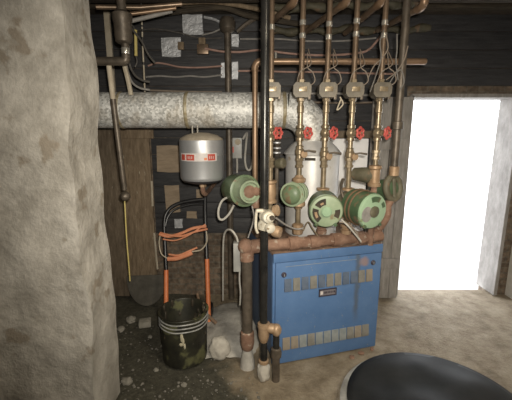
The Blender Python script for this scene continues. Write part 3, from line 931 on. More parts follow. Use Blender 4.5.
    # two thin control wires per zone head
    g2 = 'control wires above the zone valves'
    if i:
        bx_ = 256 + (RX[i] / RY) * F_PX * 0.985
        P = smooth([Vector((x - 0.03, RY - 0.02, zc + 0.04)), Vector((x - 0.015, RY - 0.05, zc + 0.1)), Vector((x + 0.045, RY - 0.04, zc + 0.14)), Vector((x + 0.05, RY + 0.0, zc + 0.19)), Vector((x + 0.045, RY + 0.06, zc + 0.25))], 6)
        tag(MB().tube(P, 0.0032, 6).build('control_wire', MT['cable_tan'], None), f'tan wire curling up from the zone valve {which[i]}', 'wire', g2)
        P = smooth([Vector((x + 0.045, RY - 0.02, zc + 0.02)), Vector((x + 0.075, RY - 0.04, zc + 0.05)), Vector((x + 0.06, RY - 0.04, zc + 0.10)), Vector((x + 0.03, RY - 0.035, zc + 0.13)), Vector((x + 0.035, RY + 0.02, zc + 0.22))], 6)
        tag(MB().tube(P, 0.0032, 6).build('control_wire', MT['cable_tan'], None), f'pale wire looping beside the zone valve {which[i]}', 'wire', g2)
# ball valves with dark levers on two risers
for i, (py, lab) in {1: (152, 'brass ball valve with dark lever below the red wheel second from the black pipe'), 2: (154, 'brass ball valve with dark lever on the middle riser'), 3: (154.5, 'brass ball valve with dark lever in front of the white board')}.items():
    c0 = Vector((RX[i], RY, ZR(py)))
    bv = thing('ball_valve', lab, 'valve', c0 - Vector((0, 0, 0.04)), 'lever ball valves on the risers')
    MB().lathe([(0.0168, -0.042), (0.024, -0.038), (0.024, -0.02), (0.03, -0.012), (0.03, 0.012), (0.024, 0.02), (0.024, 0.038), (0.0168, 0.042)], c0, (0, 0, 1), 12).build('valve_body', MT['brass'], bv)
    MB().lathe([(0.022, 0.02), (0.022, 0.042), (0.0, 0.046)], c0 + Vector((0.012, 0, -0.012)), (0.3, -0.95, 0), 12).build('stem_nut', MT['bronze'], bv)
    MB().tube([c0 + Vector((0.02, -0.04, 0.006)), c0 + Vector((0.05, -0.045, 0.012)), c0 + Vector((0.095, -0.04, 0.004))], [0.006, 0.005, 0.007], 8).build('lever', MT['iron'], bv)

# dark relief valve with pale bands behind the first riser
c0 = W(277, 152, 2.29)
rv = thing('relief_valve', 'dark upright valve with pale bands between the first two risers', 'valve', W(277, 172, 2.29))
MB().lathe([(0.012, -0.10), (0.022, -0.095), (0.026, -0.04), (0.018, -0.03), (0.018, 0.04), (0.024, 0.045), (0.024, 0.075), (0.01, 0.08)], c0, (0, 0, 1), 14).build('valve_body', MT['slot'], rv)
for dz_ in (0.02, -0.01, 0.055):
    MB().lathe([(0.019, 0), (0.026, 0.002), (0.026, 0.010), (0.019, 0.012)], c0 + Vector((0, 0, dz_)), (0, 0, 1), 14).build('pale_band', MT['foil'], rv)
MB().lathe([(0.02, 0), (0.034, 0.006), (0.036, 0.05), (0.026, 0.06), (0, 0.062)], c0 + Vector((0.0, 0, -0.075)), (0.8, -0.6, 0.1), 14).build('outlet', MT['olive'], rv)
MB().tube([c0 + Vector((0, 0, -0.095)), Vector((c0.x, 2.29, BH))], 0.014, 10).build('stem_pipe', MT['iron'], rv)

# outer riser by the doorway
x6 = W(396.5, 140, 2.215).x
z6 = W(394, 176, 2.215).z
r6 = thing('iron_riser', 'dull brown pipe rising in front of the bright doorway', 'pipe', (x6, 2.215, z6))
MB().tube([(x6, 2.215, z6), (x6, 2.215, CEIL)], 0.024, 14).build('pipe', MT['iron'], r6)
MB().lathe([(0.025, 0), (0.034, 0.004), (0.034, 0.05), (0.025, 0.054)], (x6, 2.215, W(394, 130, 2.215).z), (0, 0, 1), 12).build('coupling', MT['iron'], r6)
MB().lathe([(0.025, 0), (0.032, 0.004), (0.032, 0.06), (0.025, 0.064)], (x6, 2.215, z6), (0, 0, 1), 12).build('union', MT['bronze'], r6)

# copper header with its drop
HY = 2.292
h0, h1 = W(255, 61.5, HY), W(520, 62.5, HY)
hd = thing('copper_header', 'level copper header pipe crossing behind the risers with a long drop', 'pipe', (h0.x, HY, ZR(205)))
zh = h0.z
MB().tube([(h0.x + 0.045, HY, zh), (1.06, HY, zh), (1.068, HY, zh)], [0.0195, 0.0195, 0.012], 16).build('header_pipe', MT['copper'], hd)
zb = W(256, 203, HY).z
MB().tube([(h0.x, HY, zh - 0.045), (h0.x, HY, zb)], 0.0175, 16).build('drop_pipe', MT['copper'], hd)
MB().tube(smooth([(h0.x, HY, zh - 0.055), (h0.x, HY, zh - 0.035), (h0.x + 0.012, HY, zh - 0.01), (h0.x + 0.035, HY, zh), (h0.x + 0.055, HY, zh)], 5), 0.0225, 16).build('elbow', MT['copper'], hd)
MB().tube([(h0.x + 0.13, HY, zh), (h0.x + 0.13, HY, zh + 0.055)], 0.007, 8).build('air_vent', MT['solder_glare'], hd)
tc_ = Vector((h0.x + 0.004, HY, zb + 0.02))
MB().lathe([(0.022, 0.06), (0.03, 0.056), (0.034, 0.0), (0.03, -0.05), (0.02, -0.056)], tc_, (0, 0, 1), 14).build('end_fitting', MT['rust'], hd)

# copper runs under the joists with elbows
UG = 'copper runs slanting under the joists'
for (n0, e0, lab) in (((292, 4, 2.12), (262, 30, 2.72), 'copper run slanting under the joists behind the black pipe'),
                      ((344, 4, 2.12), (304, 33, 2.72), 'copper run slanting under the joists over the middle riser'),
                      ((379, 4, 2.12), (345, 33, 2.72), 'copper run slanting under the joists by the last two risers'),
                      ((420, 8, 2.12), (378, 30, 2.72), 'copper run slanting under the joists above the doorway')):
    a, b = W(*n0), W(*e0)
    u = thing('copper_run', lab, 'pipe', b, UG)
    MB().tube([a, b], 0.019, 14).build('pipe', MT['copper_dark'], u)
    d = (a - b).normalized()
    MB().tube(smooth([a - d * 0.03, a + d * 0.01, a + d * 0.035 + Vector((0, 0, 0.012)), a + d * 0.045 + Vector((0, 0, 0.05)), a + d * 0.045 + Vector((0, 0, CEIL - a.z))], 4), 0.023, 14).build('elbow', MT['copper'], u)
# dark lagged pipes higher up
DG = 'dark lagged pipes under the joists'
for j, (p0, p1, lab) in enumerate((((262, 9, 2.6), (420, 3, 2.6), 'upper dark lagged pipe across the joists behind the risers'),
                                   ((268, 31, 2.86), (430, 29, 2.86), 'lower dark lagged pipe along the wall behind the risers'))):
    a, b = W(*p0), W(*p1)
    pts = [a.lerp(b, t / 14) + Vector((0, 0, 0.012 * math.sin(t * 1.9 + j))) for t in range(15)]
    tag(MB().tube(smooth(pts, 3), [0.028 + 0.006 * math.sin(k * 1.3) for k in range(43)], 12).build('lagged_pipe', MT['lag'], None), lab, 'pipe', DG)

# ------------------------------------------------------------------ front black pipe, feed valve, tee at the foot
bp0 = W(265.5, 20, 1.90)
BX, BY = bp0.x - 0.001, 1.90
ZB = lambda py: W(265, py, BY).z
bp = thing('black_stand_pipe', 'tall black vertical pipe from ceiling to floor before the boiler', 'pipe', (BX, BY, 0))
MB().tube([(BX, BY, ZB(322)), (BX, BY, CEIL)], 0.0235, 20).build('pipe', MT['black_iron'], bp)
tz = ZB(331)
MB().lathe([(0.026, 0.055), (0.037, 0.052), (0.039, 0.03), (0.034, 0.026), (0.034, -0.03), (0.028, -0.055), (0.02, -0.075)], (BX, BY, tz), (0, 0, 1), 16).build('tee', MT['bronze'], bp)
MB().lathe([(0.022, 0), (0.026, 0.02), (0.03, 0.045), (0.03, 0.062)], (BX, BY, tz + 0.022), (0.97, -0.15, 0.0), 14).build('tee_branch', MT['bronze'], bp)
MB().tube([(BX, BY, 0.115), (BX, BY, tz - 0.06)], 0.022, 14).build('lower_pipe', MT['black_iron'], bp)
MB().lathe([(0.028, 0.0), (0.032, 0.004), (0.032, 0.02), (0.024, 0.024)], (BX, BY, 0.105), (0, 0, 1), 14).build('ring', MT['bronze'], bp)
MB().lump((BX, BY, 0.045), (0.042, 0.045, 0.07), 5, 0.25, 3, flat=-0.012).build('cement_foot', MT['chalk'], bp)
sx2 = BX + 0.075
dp = thing('floor_pipe', 'short brownish pipe leg beside the black pipe, standing on the floor', 'pipe', (sx2, 1.892, 0))
MB().tube([(sx2, 1.892, -0.012), (sx2, 1.892, 0.16)], 0.024, 14).build('lower_pipe', MT['iron'], dp)
MB().lathe([(0.025, 0), (0.033, 0.005), (0.035, 0.03), (0.031, 0.06), (0.024, 0.065)], (sx2, 1.892, 0.15), (0, 0, 1), 14).build('coupling', MT['iron'], dp)
MB().tube([(sx2, 1.892, 0.21), (sx2, 1.892, tz - 0.02)], 0.02, 14).build('upper_pipe', MT['black_iron'], dp)
MB().lump((sx2, 1.892, tz + 0.012), (0.032, 0.032, 0.04), 2, 0.1, 3).build('elbow', MT['bronze'], dp)

# pressure-reducing feed valve, cream casting in front of the black pipe
fc = W(266, 221, 1.86)
fv = thing('feed_valve', 'cream coloured feed valve casting clamped on the black pipe', 'valve', W(266, 236, 1.86))
m = MB()
m.lathe([(0.03, -0.055), (0.043, -0.05), (0.046, -0.02), (0.036, 0), (0.046, 0.02), (0.043, 0.05), (0.03, 0.06)], fc + Vector((0.002, 0.01, 0)), (0.12, 0, 1), 14)
m.build('valve_body', MT['cream'], fv)
MB().lathe([(0.034, 0.0), (0.036, 0.03), (0.03, 0.04), (0.018, 0.045), (0.018, 0.06), (0, 0.062)], fc + Vector((0.005, -0.022, 0.03)), (0.25, -1, 0.1), 14).build('bonnet', MT['cream'], fv)
MB().lathe([(0.022, 0.0), (0.03, 0.012), (0.026, 0.035), (0.012, 0.04), (0, 0.041)], fc + Vector((0.012, -0.03, -0.022)), (0.4, -0.9, -0.2), 12).build('strainer_cap', MT['cream'], fv)
MB().tube(smooth([fc + Vector((-0.05, 0.0, 0.065)), fc + Vector((-0.056, 0, 0.02)), fc + Vector((-0.056, 0, -0.04)), fc + Vector((-0.045, 0, -0.07))], 5), 0.008, 10).build('bypass_tube', MT['cream'], fv)
MB().box(fc + Vector((-0.034, 0.0, 0.06)), (0.04, 0.03, 0.018), bev=0.004).build('bracket', MT['cream'], fv)
MB().lathe([(0.016, 0), (0.03, 0.008), (0.034, 0.03), (0.03, 0.05), (0.0, 0.056)], fc + Vector((0.035, 0, -0.055)), (0.85, -0.45, -0.1), 14).build('side_knob', MT['bronze'], fv)
MB().lathe([(0.02, 0), (0.03, 0.006), (0.031, 0.026), (0.0, 0.032)], fc + Vector((0.042, 0.015, 0.055)), (0.8, -0.5, 0.2), 14).build('side_port', MT['bronze'], fv)
MB().lathe([(0.005, 0), (0.007, 0.0), (0.007, 0.03), (0.013, 0.032), (0.013, 0.04), (0, 0.041)], fc + Vector((0.018, -0.07, 0.04)), (0.3, -0.95, 0.1), 10).build('set_screw', MT['slot'], fv)

# ------------------------------------------------------------------ rusty return header, its elbow and leg
EZ = W(245, 249.5, 2.04).z
EX = W(247, 250, 2.04).x
ang = R(14.2)
dirv = Vector((math.cos(ang), math.sin(ang), 0))
RZ = BH + 0.046
rl = thing('return_header', 'thick rusty iron header pipe lying across the boiler top', 'pipe', (EX, 2.022, 0))
e0 = Vector((EX, 2.022, RZ))
MB().tube([e0 + dirv * 0.04, e0 + dirv * 0.93], 0.036, 20).build('header_pipe', MT['rust'], rl)
for t in (0.30, 0.44, 0.60, 0.76):
    q = e0 + dirv * t
    MB().tube([q - dirv * 0.035, q - dirv * 0.033, q + dirv * 0.033, q + dirv * 0.035], [0.037, 0.044, 0.044, 0.037], 18).build('tee_band', MT['rust'], rl)
q = MB().tube(smooth([e0 + dirv * 0.10, e0 + dirv * 0.05, e0 + dirv * 0.015 + Vector((0, 0, -0.008)), e0 + Vector((0, 0, -0.04)), e0 + Vector((0, 0, -0.085))], 5), 0.043, 20)
q.lump(e0 + Vector((-0.006, -0.004, 0.004)), (0.05, 0.05, 0.05), 4, 0.05, 3)
q.build('elbow', MT['rust'], rl)
MB().tube([(EX, 2.022, 0.2), (EX, 2.022, RZ - 0.075)], 0.034, 18).build('leg_pipe', MT['iron'], rl)
MB().lathe([(0.035, 0.10), (0.043, 0.094), (0.045, 0.06), (0.045, 0.02), (0.038, -0.02), (0.03, -0.03)], (EX, 2.022, 0.145), (0, 0, 1), 18).build('coupling', MT['rust'], rl)
MB().lathe([(0.05, -0.014), (0.046, 0.04), (0.034, 0.09), (0.026, 0.13)], (EX, 2.022, 0), (0, 0, 1), 16).build('cement_foot', MT['concrete'], rl)
gb = W(238, 254, 2.1)
tag(MB().box((EX - 0.062, 2.06, gb.z), (0.045, 0.06, 0.185), bev=0.004).build('junction_box', MT['steelbox'], None), 'tall grey junction box strapped beside the rusty elbow', 'junction box')
cable('cable_whip', [(238, 242, 2.06), (236, 236, 2.08), (231, 230, 2.1), (226, 231, 2.15), (223.5, 240, 2.2), (223, 265, 2.3), (223, 300, 2.4)], 2.1, 1.0, MT['cable_white'], 'pale cable arching out of the junction box and down to the floor', 'cable')
cable('cable_whip', [(240, 266, 2.07), (239.5, 280, 2.07), (240.5, 292, 2.07), (240, 305, 2.09)], 2.07, 0.9, MT['cable_white'], 'short pale cable hanging below the tall grey junction box', 'cable')


# ------------------------------------------------------------------ circulator pumps
def kidney(r0, r1, a0, a1, n=8):
    return [(r0 * math.cos(R(a0 + (a1 - a0) * k / n)), r0 * math.sin(R(a0 + (a1 - a0) * k / n))) for k in range(n + 1)] + \
           [(r1 * math.cos(R(a1 + (a0 - a1) * k / n)), r1 * math.sin(R(a1 + (a0 - a1) * k / n))) for k in range(n + 1)]


def flange(q, c, z, r=0.04, up=1):
    q.lathe([(0.02, 0), (r, 0.002), (r, 0.014 * up), (0.024, 0.018 * up)], (c.x, c.y, z), (0, 0, 1), 14)


PG = 'green circulator pumps over the boiler'


def big_pump(label, i, face, r, cap_mat, grey):
    """pump seen on its round end; the motor reaches back to a volute on riser i"""
    f = Vector(face)
    v = Vector((RX[i], RY, f.z + 0.012))
    ax = (f - v).normalized()
    L = (f - v).length
    p = thing('circulator_pump', label, 'pump', (v.x, v.y, v.z - 0.09), PG)
    MB().lathe([(0.045, -0.03), (0.072, -0.024), (0.078, 0.0), (0.074, 0.028), (0.05, 0.04)], v, ax, 24).build('volute', MT['olive'], p)
    q = MB().lathe([(0.05, 0.035), (r * 0.86, 0.045), (r * 0.97, 0.06), (r * 0.97, L - 0.03), (r * 1.02, L - 0.028), (r * 1.02, L - 0.012), (r * 0.97, L - 0.01)], v, ax, 36)
    mo = q.build('motor', MT['green_dark'], p)
    cap = MB().lathe([(r * 0.98, L - 0.014), (r * 0.985, L - 0.006), (r * 0.93, L + 0.004), (r * 0.80, L + 0.008), (0, L + 0.009)], v, ax, 40).build('end_cap', cap_mat, p)
    M = frame(ax)
    base = v + ax * (L + 0.0075)
    if grey:
        kid = [(0.55, 0.85, 60, 110), (0.62, 0.82, 15, 40)]
    else:
        kid = [(0.42, 0.80, 95, 150), (0.46, 0.82, 165, 235), (0.5, 0.8, -30, 12)]
    for (k0, k1, a0, a1) in kid:
        MB().prism(kidney(r * k0, r * k1, a0, a1), base, M, 0.0025).build('vent_opening', MT['slot'] if not grey else MT['green_dark'], cap)
    for (k0, k1, a0, a1) in ((0.5, 0.62, 110, 130), (0.55, 0.7, 182, 215)):
        if not grey:
            MB().prism(kidney(r * k0, r * k1, a0, a1, 4), base + ax * 0.002, M, 0.002).build('winding', MT['bronze'], cap)
    MB().lathe([(r * 0.32, 0), (r * 0.32, 0.008), (r * 0.25, 0.014), (0, 0.016)], base, ax, 20).build('shaft_cap', MT['olive'] if grey else MT['mint'], cap)
    if grey:
        poly = [(0.36 * r * math.cos(t), 0.44 * r * math.sin(t)) for t in [2 * math.pi * k / 16 for k in range(16)]]
        MB().prism([(x - 0.50 * r, y - 0.10 * r) for x, y in poly], base, M, 0.003).build('data_sticker', MT['cable'], cap)
        for k, a in enumerate((0.10, 0.135)):
            MB().tube([v + ax * a + M @ Vector((r * 1.0 * math.cos(t), r * 1.0 * math.sin(t), 0)) for t in [2 * math.pi * j / 32 for j in range(32)]], 0.006, 6, closed=True).build('band', MT['copper'], mo)
    # feet notches on the rim
    for a in (235, 305):
        MB().box(base + M @ Vector((r * 0.97 * math.cos(R(a)), r * 0.97 * math.sin(R(a)), -0.004)), (0.022, 0.022, 0.014), rot=M @ Matrix.Rotation(R(a), 3, 'Z'), bev=0.003).build('lug', MT['green_dark'], cap)
    q = MB()
    flange(q, v, v.z + 0.082, 0.042)
    q.build('upper_flange', MT['bronze'], p)
    q = MB()
    flange(q, v, v.z - 0.10, 0.042)
    q.build('lower_flange', MT['bronze'], p)
    return p


big_pump('green pump with pale round end, dark vents and centre button, middle of the row', 2, W(326.3, 211.5, 2.0), pr(17.0, W(326, 208, 2.0)), MT['mint_dull'], False)
big_pump('largest green pump with mint end cap and a grey oval sticker', 3, W(373.0, 211.5, 2.0), pr(18.4, W(373, 208, 2.0)), MT['mint'], True)

# pump lying beside the black pipe
v = W(234, 188.5, 2.42); f = W(250.5, 192, 2.16)
ax = (f - v).normalized(); L = (f - v).length; r = 0.102
p = thing('circulator_pump', 'dark green pump behind the black pipe with a round rusty mouth', 'pump', (v.x, v.y, v.z - r), PG)
MB().lathe([(r * 0.5, -0.02), (r * 0.9, -0.01), (r, 0.02), (r, L * 0.62), (r * 1.04, L * 0.63), (r * 1.04, L * 0.70), (r * 0.92, L * 0.72)], v, ax, 32).build('motor', MT['green'], p)
bra = MB().lathe([(r * 0.92, L * 0.70), (r * 0.80, L * 0.82), (r * 0.70, L * 0.97), (r * 0.72, L), (r * 0.60, L * 1.005), (r * 0.54, L * 0.95), (r * 0.3, L * 0.94), (0, L * 0.94)], v, ax, 32).build('bracket', MT['mint_dull'], p)
MB().lathe([(r * 0.40, L * 0.94), (r * 0.40, L * 0.965), (r * 0.2, L * 0.99), (0, L)], v, ax, 18).build('coupler', MT['rust'], bra)
q = MB(); a0 = v + ax * (L * 0.80)
q.tube(smooth([a0 + Vector((0.02, 0, 0)), a0 + Vector((0.06, 0.0, 0.0)), Vector((RX[0], RY, a0.z))], 5), 0.036, 14)
q.build('volute_neck', MT['rust'], p)
vz = a0.z
q = MB(); q.lathe([(0.03, -0.075), (0.042, -0.072), (0.042, -0.058), (0.034, -0.05), (0.04, 0), (0.034, 0.05), (0.042, 0.058), (0.042, 0.072), (0.03, 0.075)], (RX[0], RY, vz), (0, 0, 1), 16)
q.build('volute', MT['bronze'], p)

# small bell-shaped pump on the second riser
c0 = Vector((RX[1], RY, ZR(192)))
SB = 1.18
p = thing('circulator_pump', 'small ribbed green pump on the second riser, between two brass flanges', 'pump', c0 - Vector((0, 0, 0.1)), PG)
axb = Vector((-0.5, -0.89, 0)).normalized()
MB().lathe([(0.05, -0.05), (0.07, -0.03), (0.072, 0.02), (0.066, 0.03), (0.070, 0.036), (0.070, 0.046), (0.062, 0.05), (0.062, 0.07), (0.066, 0.074), (0.064, 0.092), (0.05, 0.108), (0.025, 0.116), (0, 0.118)], c0 + Vector((-0.012, 0, -0.004)), axb, 28).build('motor', MT['green'], p)
MB().lathe([(0.03, 0), (0.048, 0.012), (0.05, 0.05), (0.035, 0.062)], c0 + Vector((-0.04, 0.0, 0.0)), (-1, 0.1, 0), 16).build('terminal_box', MT['olive'], p)
mo_ = MB()
for h_ in (0.0, 0.022, 0.06, 0.082):
    mo_.lathe([(0.060, h_), (0.0765, h_ + 0.002), (0.0765, h_ + 0.007), (0.060, h_ + 0.009)], c0 + Vector((-0.012, 0, -0.004)), axb, 28)
mo_.build('cooling_rib', MT['mint_dull'], p)
for s in (1, -1):
    q = MB(); q.lathe([(0.024, 0.060 * s), (0.04, 0.064 * s), (0.044, 0.070 * s), (0.044, 0.088 * s), (0.03, 0.096 * s), (0.022, 0.11 * s)], c0, (0, 0, 1), 14)
    q.build('flange', MT['bronze'], p)
# small pump behind the largest one
c0 = Vector((RX[4], RY + 0.02, ZR(176)))
p = thing('circulator_pump', 'small grimy green pump half hidden above the largest pump', 'pump', c0 - Vector((0, 0, 0.1)), PG)
MB().lathe([(0.03, -0.03), (0.05, -0.025), (0.055, 0.0), (0.05, 0.05), (0.042, 0.12), (0.02, 0.135), (0, 0.136)], c0 + Vector((-0.01, 0.01, 0)), (-0.75, 0.66, 0), 24).build('motor', MT['olive'], p)
MB().lathe([(0.02, -0.07), (0.04, -0.066), (0.042, -0.05), (0.034, -0.04), (0.034, 0.04), (0.042, 0.05), (0.04, 0.066), (0.02, 0.07)], c0 + Vector((0, -0.02, 0)), (0, 0, 1), 14).build('volute', MT['bronze'], p)
MB().tube([c0 + Vector((0, -0.02, -0.06)), Vector((c0.x, RY, BH + 0.0))], 0.02, 12).build('return_pipe', MT['rust'], p)

# ring-shaped pump by the doorway
c0 = Vector((x6 + 0.002, 2.215, W(394, 188, 2.215).z))
p = thing('circulator_pump', 'grimy ring-shaped pump under the brown pipe by the doorway', 'pump', c0 - Vector((0, 0, 0.09)), PG)
ax = Vector((0.35, -0.9, 0.15)).normalized(); M = frame(ax)
ring = [c0 + M @ Vector((0.056 * math.cos(t), 0.074 * math.sin(t), 0)) for t in [2 * math.pi * k / 28 for k in range(28)]]
MB().tube(ring, 0.022, 12, closed=True).build('volute_ring', MT['olive'], p)
MB().lathe([(0.05, -0.05), (0.052, 0.0), (0.035, 0.01), (0, 0.012)], c0, ax, 20).build('back_plate', MT['green_dark'], p)
MB().tube([c0 + M @ Vector((0, -0.06, 0.008)), c0 + M @ Vector((0.0, 0.06, 0.008))], 0.014, 10).build('spoke', MT['olive'], p)
MB().lathe([(0.06, -0.05), (0.07, -0.07), (0.07, -0.17), (0.05, -0.19), (0, -0.192)], c0 + Vector((0.02, 0, -0.01)), ax, 22).build('motor', MT['green_dark'], p)
MB().tube(smooth([c0 + Vector((-0.01, -0.01, -0.07)), c0 + Vector((-0.03, -0.01, -0.12)), c0 + Vector((-0.035, -0.01, -0.20)), BL(BW - 0.02, 0.085, BH + 0.02)], 5), 0.025, 12).build('return_elbow', MT['rust'], p)

# pump cables
cable('pump_cable', [(228, 197, 2.3), (222, 201, 2.28), (218.5, 210, 2.26), (219, 218, 2.25), (223, 219.5, 2.25), (229, 214, 2.25), (234, 205, 2.26)], 2.26, 1.2, MT['cable_white'], 'white cable looped below the dark green pump', 'cable')
cable('pump_cable', [(341, 219, 2.0), (350, 228, 1.99), (361, 241.5, 2.02)], 2.0, 0.9, MT['cable_white'], 'thin white cable slanting between the two largest pumps', 'cable')
cable('pump_cable', [(339, 222, 2.0), (348, 224, 2.0), (356, 232, 2.01), (361, 243, 2.02)], 2.0, 0.7, MT['cable_tan'], 'thin tan cable sagging beside the white one between pumps', 'cable')
cable('pump_cable', [(276, 218, 2.02), (286, 225, 2.08), (296, 229, 2.12), (304, 228, 2.12)], 2.05, 0.9, MT['cable'], 'grey cable from the feed valve sagging over the rusty header', 'cable')
cable('pump_cable', [(252, 206, 2.12), (254, 216, 2.1), (252, 226, 2.1), (248, 238, 2.08)], 2.1, 0.8, MT['cable'], 'grey cable from the rusty pump mouth down to the elbow', 'cable')
cable('pump_cable', [(303, 231, 2.1), (308, 222, 2.12), (313, 229, 2.11), (318, 236, 2.1)], 2.1, 0.7, MT['brass'], 'bent brassy wire sticking up from the rusty header', 'wire')
cable('pump_cable', [(341, 186, 2.15), (343, 179, 2.14), (341, 190, 2.16), (346, 205, 2.12), (352, 218, 2.1)], 2.15, 1.5, MT['iron'], 'dark flexible conduit between the two largest pumps', 'conduit')

# cables in the tangle by the last riser
MT['cable_d'] = mat('dull_grey_cable', (0.13, 0.12, 0.11), (0.22, 0.205, 0.19), 18, 0.6)
TG = 'loose cables hanging by the last riser'
for j, (pts, mt, lab) in enumerate((
    ([(370, 92), (376, 75), (381, 58), (380, 42), (384, 30)], 'cable_d', 'grey loose cable crossing the last riser to the joists'),
    ([(368, 78), (374, 66), (382, 58), (388, 48), (386, 34)], 'cable_tan', 'tan loose cable bowed beside the last riser'),
    ([(388, 86), (394, 76), (401, 70), (404, 82), (400, 90)], 'cable_d', 'pale loose cable curled over the end of the copper header'),
    ([(397, 34), (397, 50), (396, 62), (398, 80)], 'cable_d', 'thin grey cable hanging between last riser and doorway'),
    ([(386, 80), (396, 72), (404, 60), (408, 46)], 'cable_tan', 'tan loose cable rising over the doorway'))):
    cable('loose_cable', pts, 2.16 + 0.005 * j, 0.65, MT[mt], lab, group=TG)
cable('loose_cable', [(340, 97, 2.13), (343, 104, 2.12), (337, 110, 2.12), (341, 99, 2.13)], 2.13, 0.7, MT['lath'], 'pale wire bent into a hook beside the middle riser', group=TG)

# white board and dark cross bar behind the pipes
wx0, wx1 = W(329, 160, 2.885).x, W(367.5, 160, 2.885).x
tag(MB().box(((wx0 + wx1) / 2, 2.9, 0.724), (wx1 - wx0, 0.035, 1.448), bev=0.006).build('insulation_board', MT['white'], None), 'bright white board standing on end behind the boiler', 'board')
tag(MB().box((W(348, 133, 2.885).x, 2.89, 1.482), (0.40, 0.05, 0.06), bev=0.006).build('wooden_batten', MT['plank_dark'], None), 'dark batten resting on the top edge of the white board', 'batten')

# ------------------------------------------------------------------ expansion tank
TY = 2.42
tcx = W(202, 160, TY).x
zt, zb = W(202, 140, TY).z, W(202, 182.5, TY).z
TR = pr(21.8, W(202, 160, TY))
tk = thing('expansion_tank', 'grey steel expansion tank with red and white label, hung below the flue', 'tank', (tcx, TY, zb))
O = (tcx, TY, 0)
MB().lathe([(TR * 0.93, zb + 0.022), (TR * 0.985, zb + 0.034), (TR, zb + 0.045), (TR, zb + 0.19), (TR * 1.012, zb + 0.193), (TR * 1.012, zb + 0.199), (TR, zb + 0.202), (TR, zt - 0.012), (TR * 0.985, zt)], O, (0, 0, 1), 56).build('shell', MT['tank'], tk)
MB().lathe([(TR * 0.985, zt), (TR * 0.93, zt + 0.014), (TR * 0.7, zt + 0.034), (TR * 0.35, zt + 0.048), (0, zt + 0.052)], O, (0, 0, 1), 48).build('dome_top', MT['tankdust'], tk)
MB().lathe([(0.0, zb - 0.008), (TR * 0.5, zb - 0.004), (TR * 0.86, zb + 0.01), (TR * 0.95, zb + 0.024)], O, (0, 0, 1), 48).build('dome_base', MT['tankdark'], tk)
MB().tube(smooth([(tcx, TY, zb), (tcx, TY, zb - 0.055), (tcx + 0.005, TY + 0.03, zb - 0.085), (tcx + 0.01, TY + 0.12, zb - 0.095), (tcx + 0.012, WALL_Y - 0.02, zb - 0.095)], 5), 0.017, 12).build('connection', MT['rust'], tk)
MB().lathe([(0.018, 0), (0.025, 0.004), (0.025, 0.02), (0.018, 0.024)], (tcx, TY, zb - 0.035), (0, 0, 1), 6).build('nut', MT['bronze'], tk, flat=True)
for dx in (-0.055, -0.02):
    MB().tube([(tcx + dx, TY - 0.03, zt + 0.03), (tcx + dx, TY - 0.03, FZ - FR * 0.86)], 0.006, 8).build('hanger', MT['solder_glare'], tk)


def wrap(a0, a1, z0, z1, dr, mt, name, parent):
    q = MB(); n = max(2, int(abs(a1 - a0) / 4))
    rings = []
    for k in range(n + 1):
        a = R(a0 + (a1 - a0) * k / n)
        rings.append([q.bm.verts.new((tcx + rr * math.cos(a), TY + rr * math.sin(a), z)) for rr, z in ((TR + dr - 0.0012, z0), (TR + dr, z0), (TR + dr, z1), (TR + dr - 0.0012, z1))])
    for A, B in zip(rings, rings[1:]):
        for k in range(4):
            q.bm.faces.new((A[k], A[(k + 1) % 4], B[(k + 1) % 4], B[k]))
    q.bm.faces.new(rings[0]); q.bm.faces.new(rings[-1][::-1])
    return q.build(name, mt, parent)


lz0, lz1 = W(202, 161.5, TY - TR).z, W(202, 153.5, TY - TR).z
lab = wrap(-144, -42, lz0, lz1, 0.0022, MT['label_white'], 'label_band', tk)
dz = (lz1 - lz0)
wrap(-122, -100, lz0 + dz * 0.12, lz1 - dz * 0.15, 0.0034, MT['label_red'], 'label_red_block', lab)
wrap(-140, -127, lz0 + dz * 0.12, lz1 - dz * 0.15, 0.0034, MT['label_red'], 'label_red_block', lab)
wrap(-67, -47, lz0 + dz * 0.1, lz1 - dz * 0.1, 0.0034, MT['label_red'], 'label_red_block', lab)
wrap(-76, -69, lz0 + dz * 0.15, lz1 - dz * 0.55, 0.0034, MT['orange'], 'label_orange_block', lab)
for a in (-117, -112, -107):
    wrap(a, a + 1.6, lz0 + dz * 0.3, lz1 - dz * 0.35, 0.0044, MT['label_white'], 'label_stroke', lab)
for a in (-63, -58, -53):
    wrap(a, a + 1.6, lz0 + dz * 0.3, lz1 - dz * 0.35, 0.0044, MT['label_white'], 'label_stroke', lab)

# ------------------------------------------------------------------ hand truck with orange cord
ht = thing('hand_truck', 'black and orange hand truck leaning against the dark wall', 'hand truck', (-0.54, 2.56, 0))
def HT(px, py):
    # the leaning plane of the frame: foot at Y 2.52, head at Y 2.82
    lo, hi = 2.50, 2.95
    for _ in range(30):
        mid = (lo + hi) / 2
        z_ = W(px, py, mid).z
        want = 2.50 + 0.34 * max(0, z_)
        if mid < want: lo = mid
        else: hi = mid
    return W(px, py, mid)


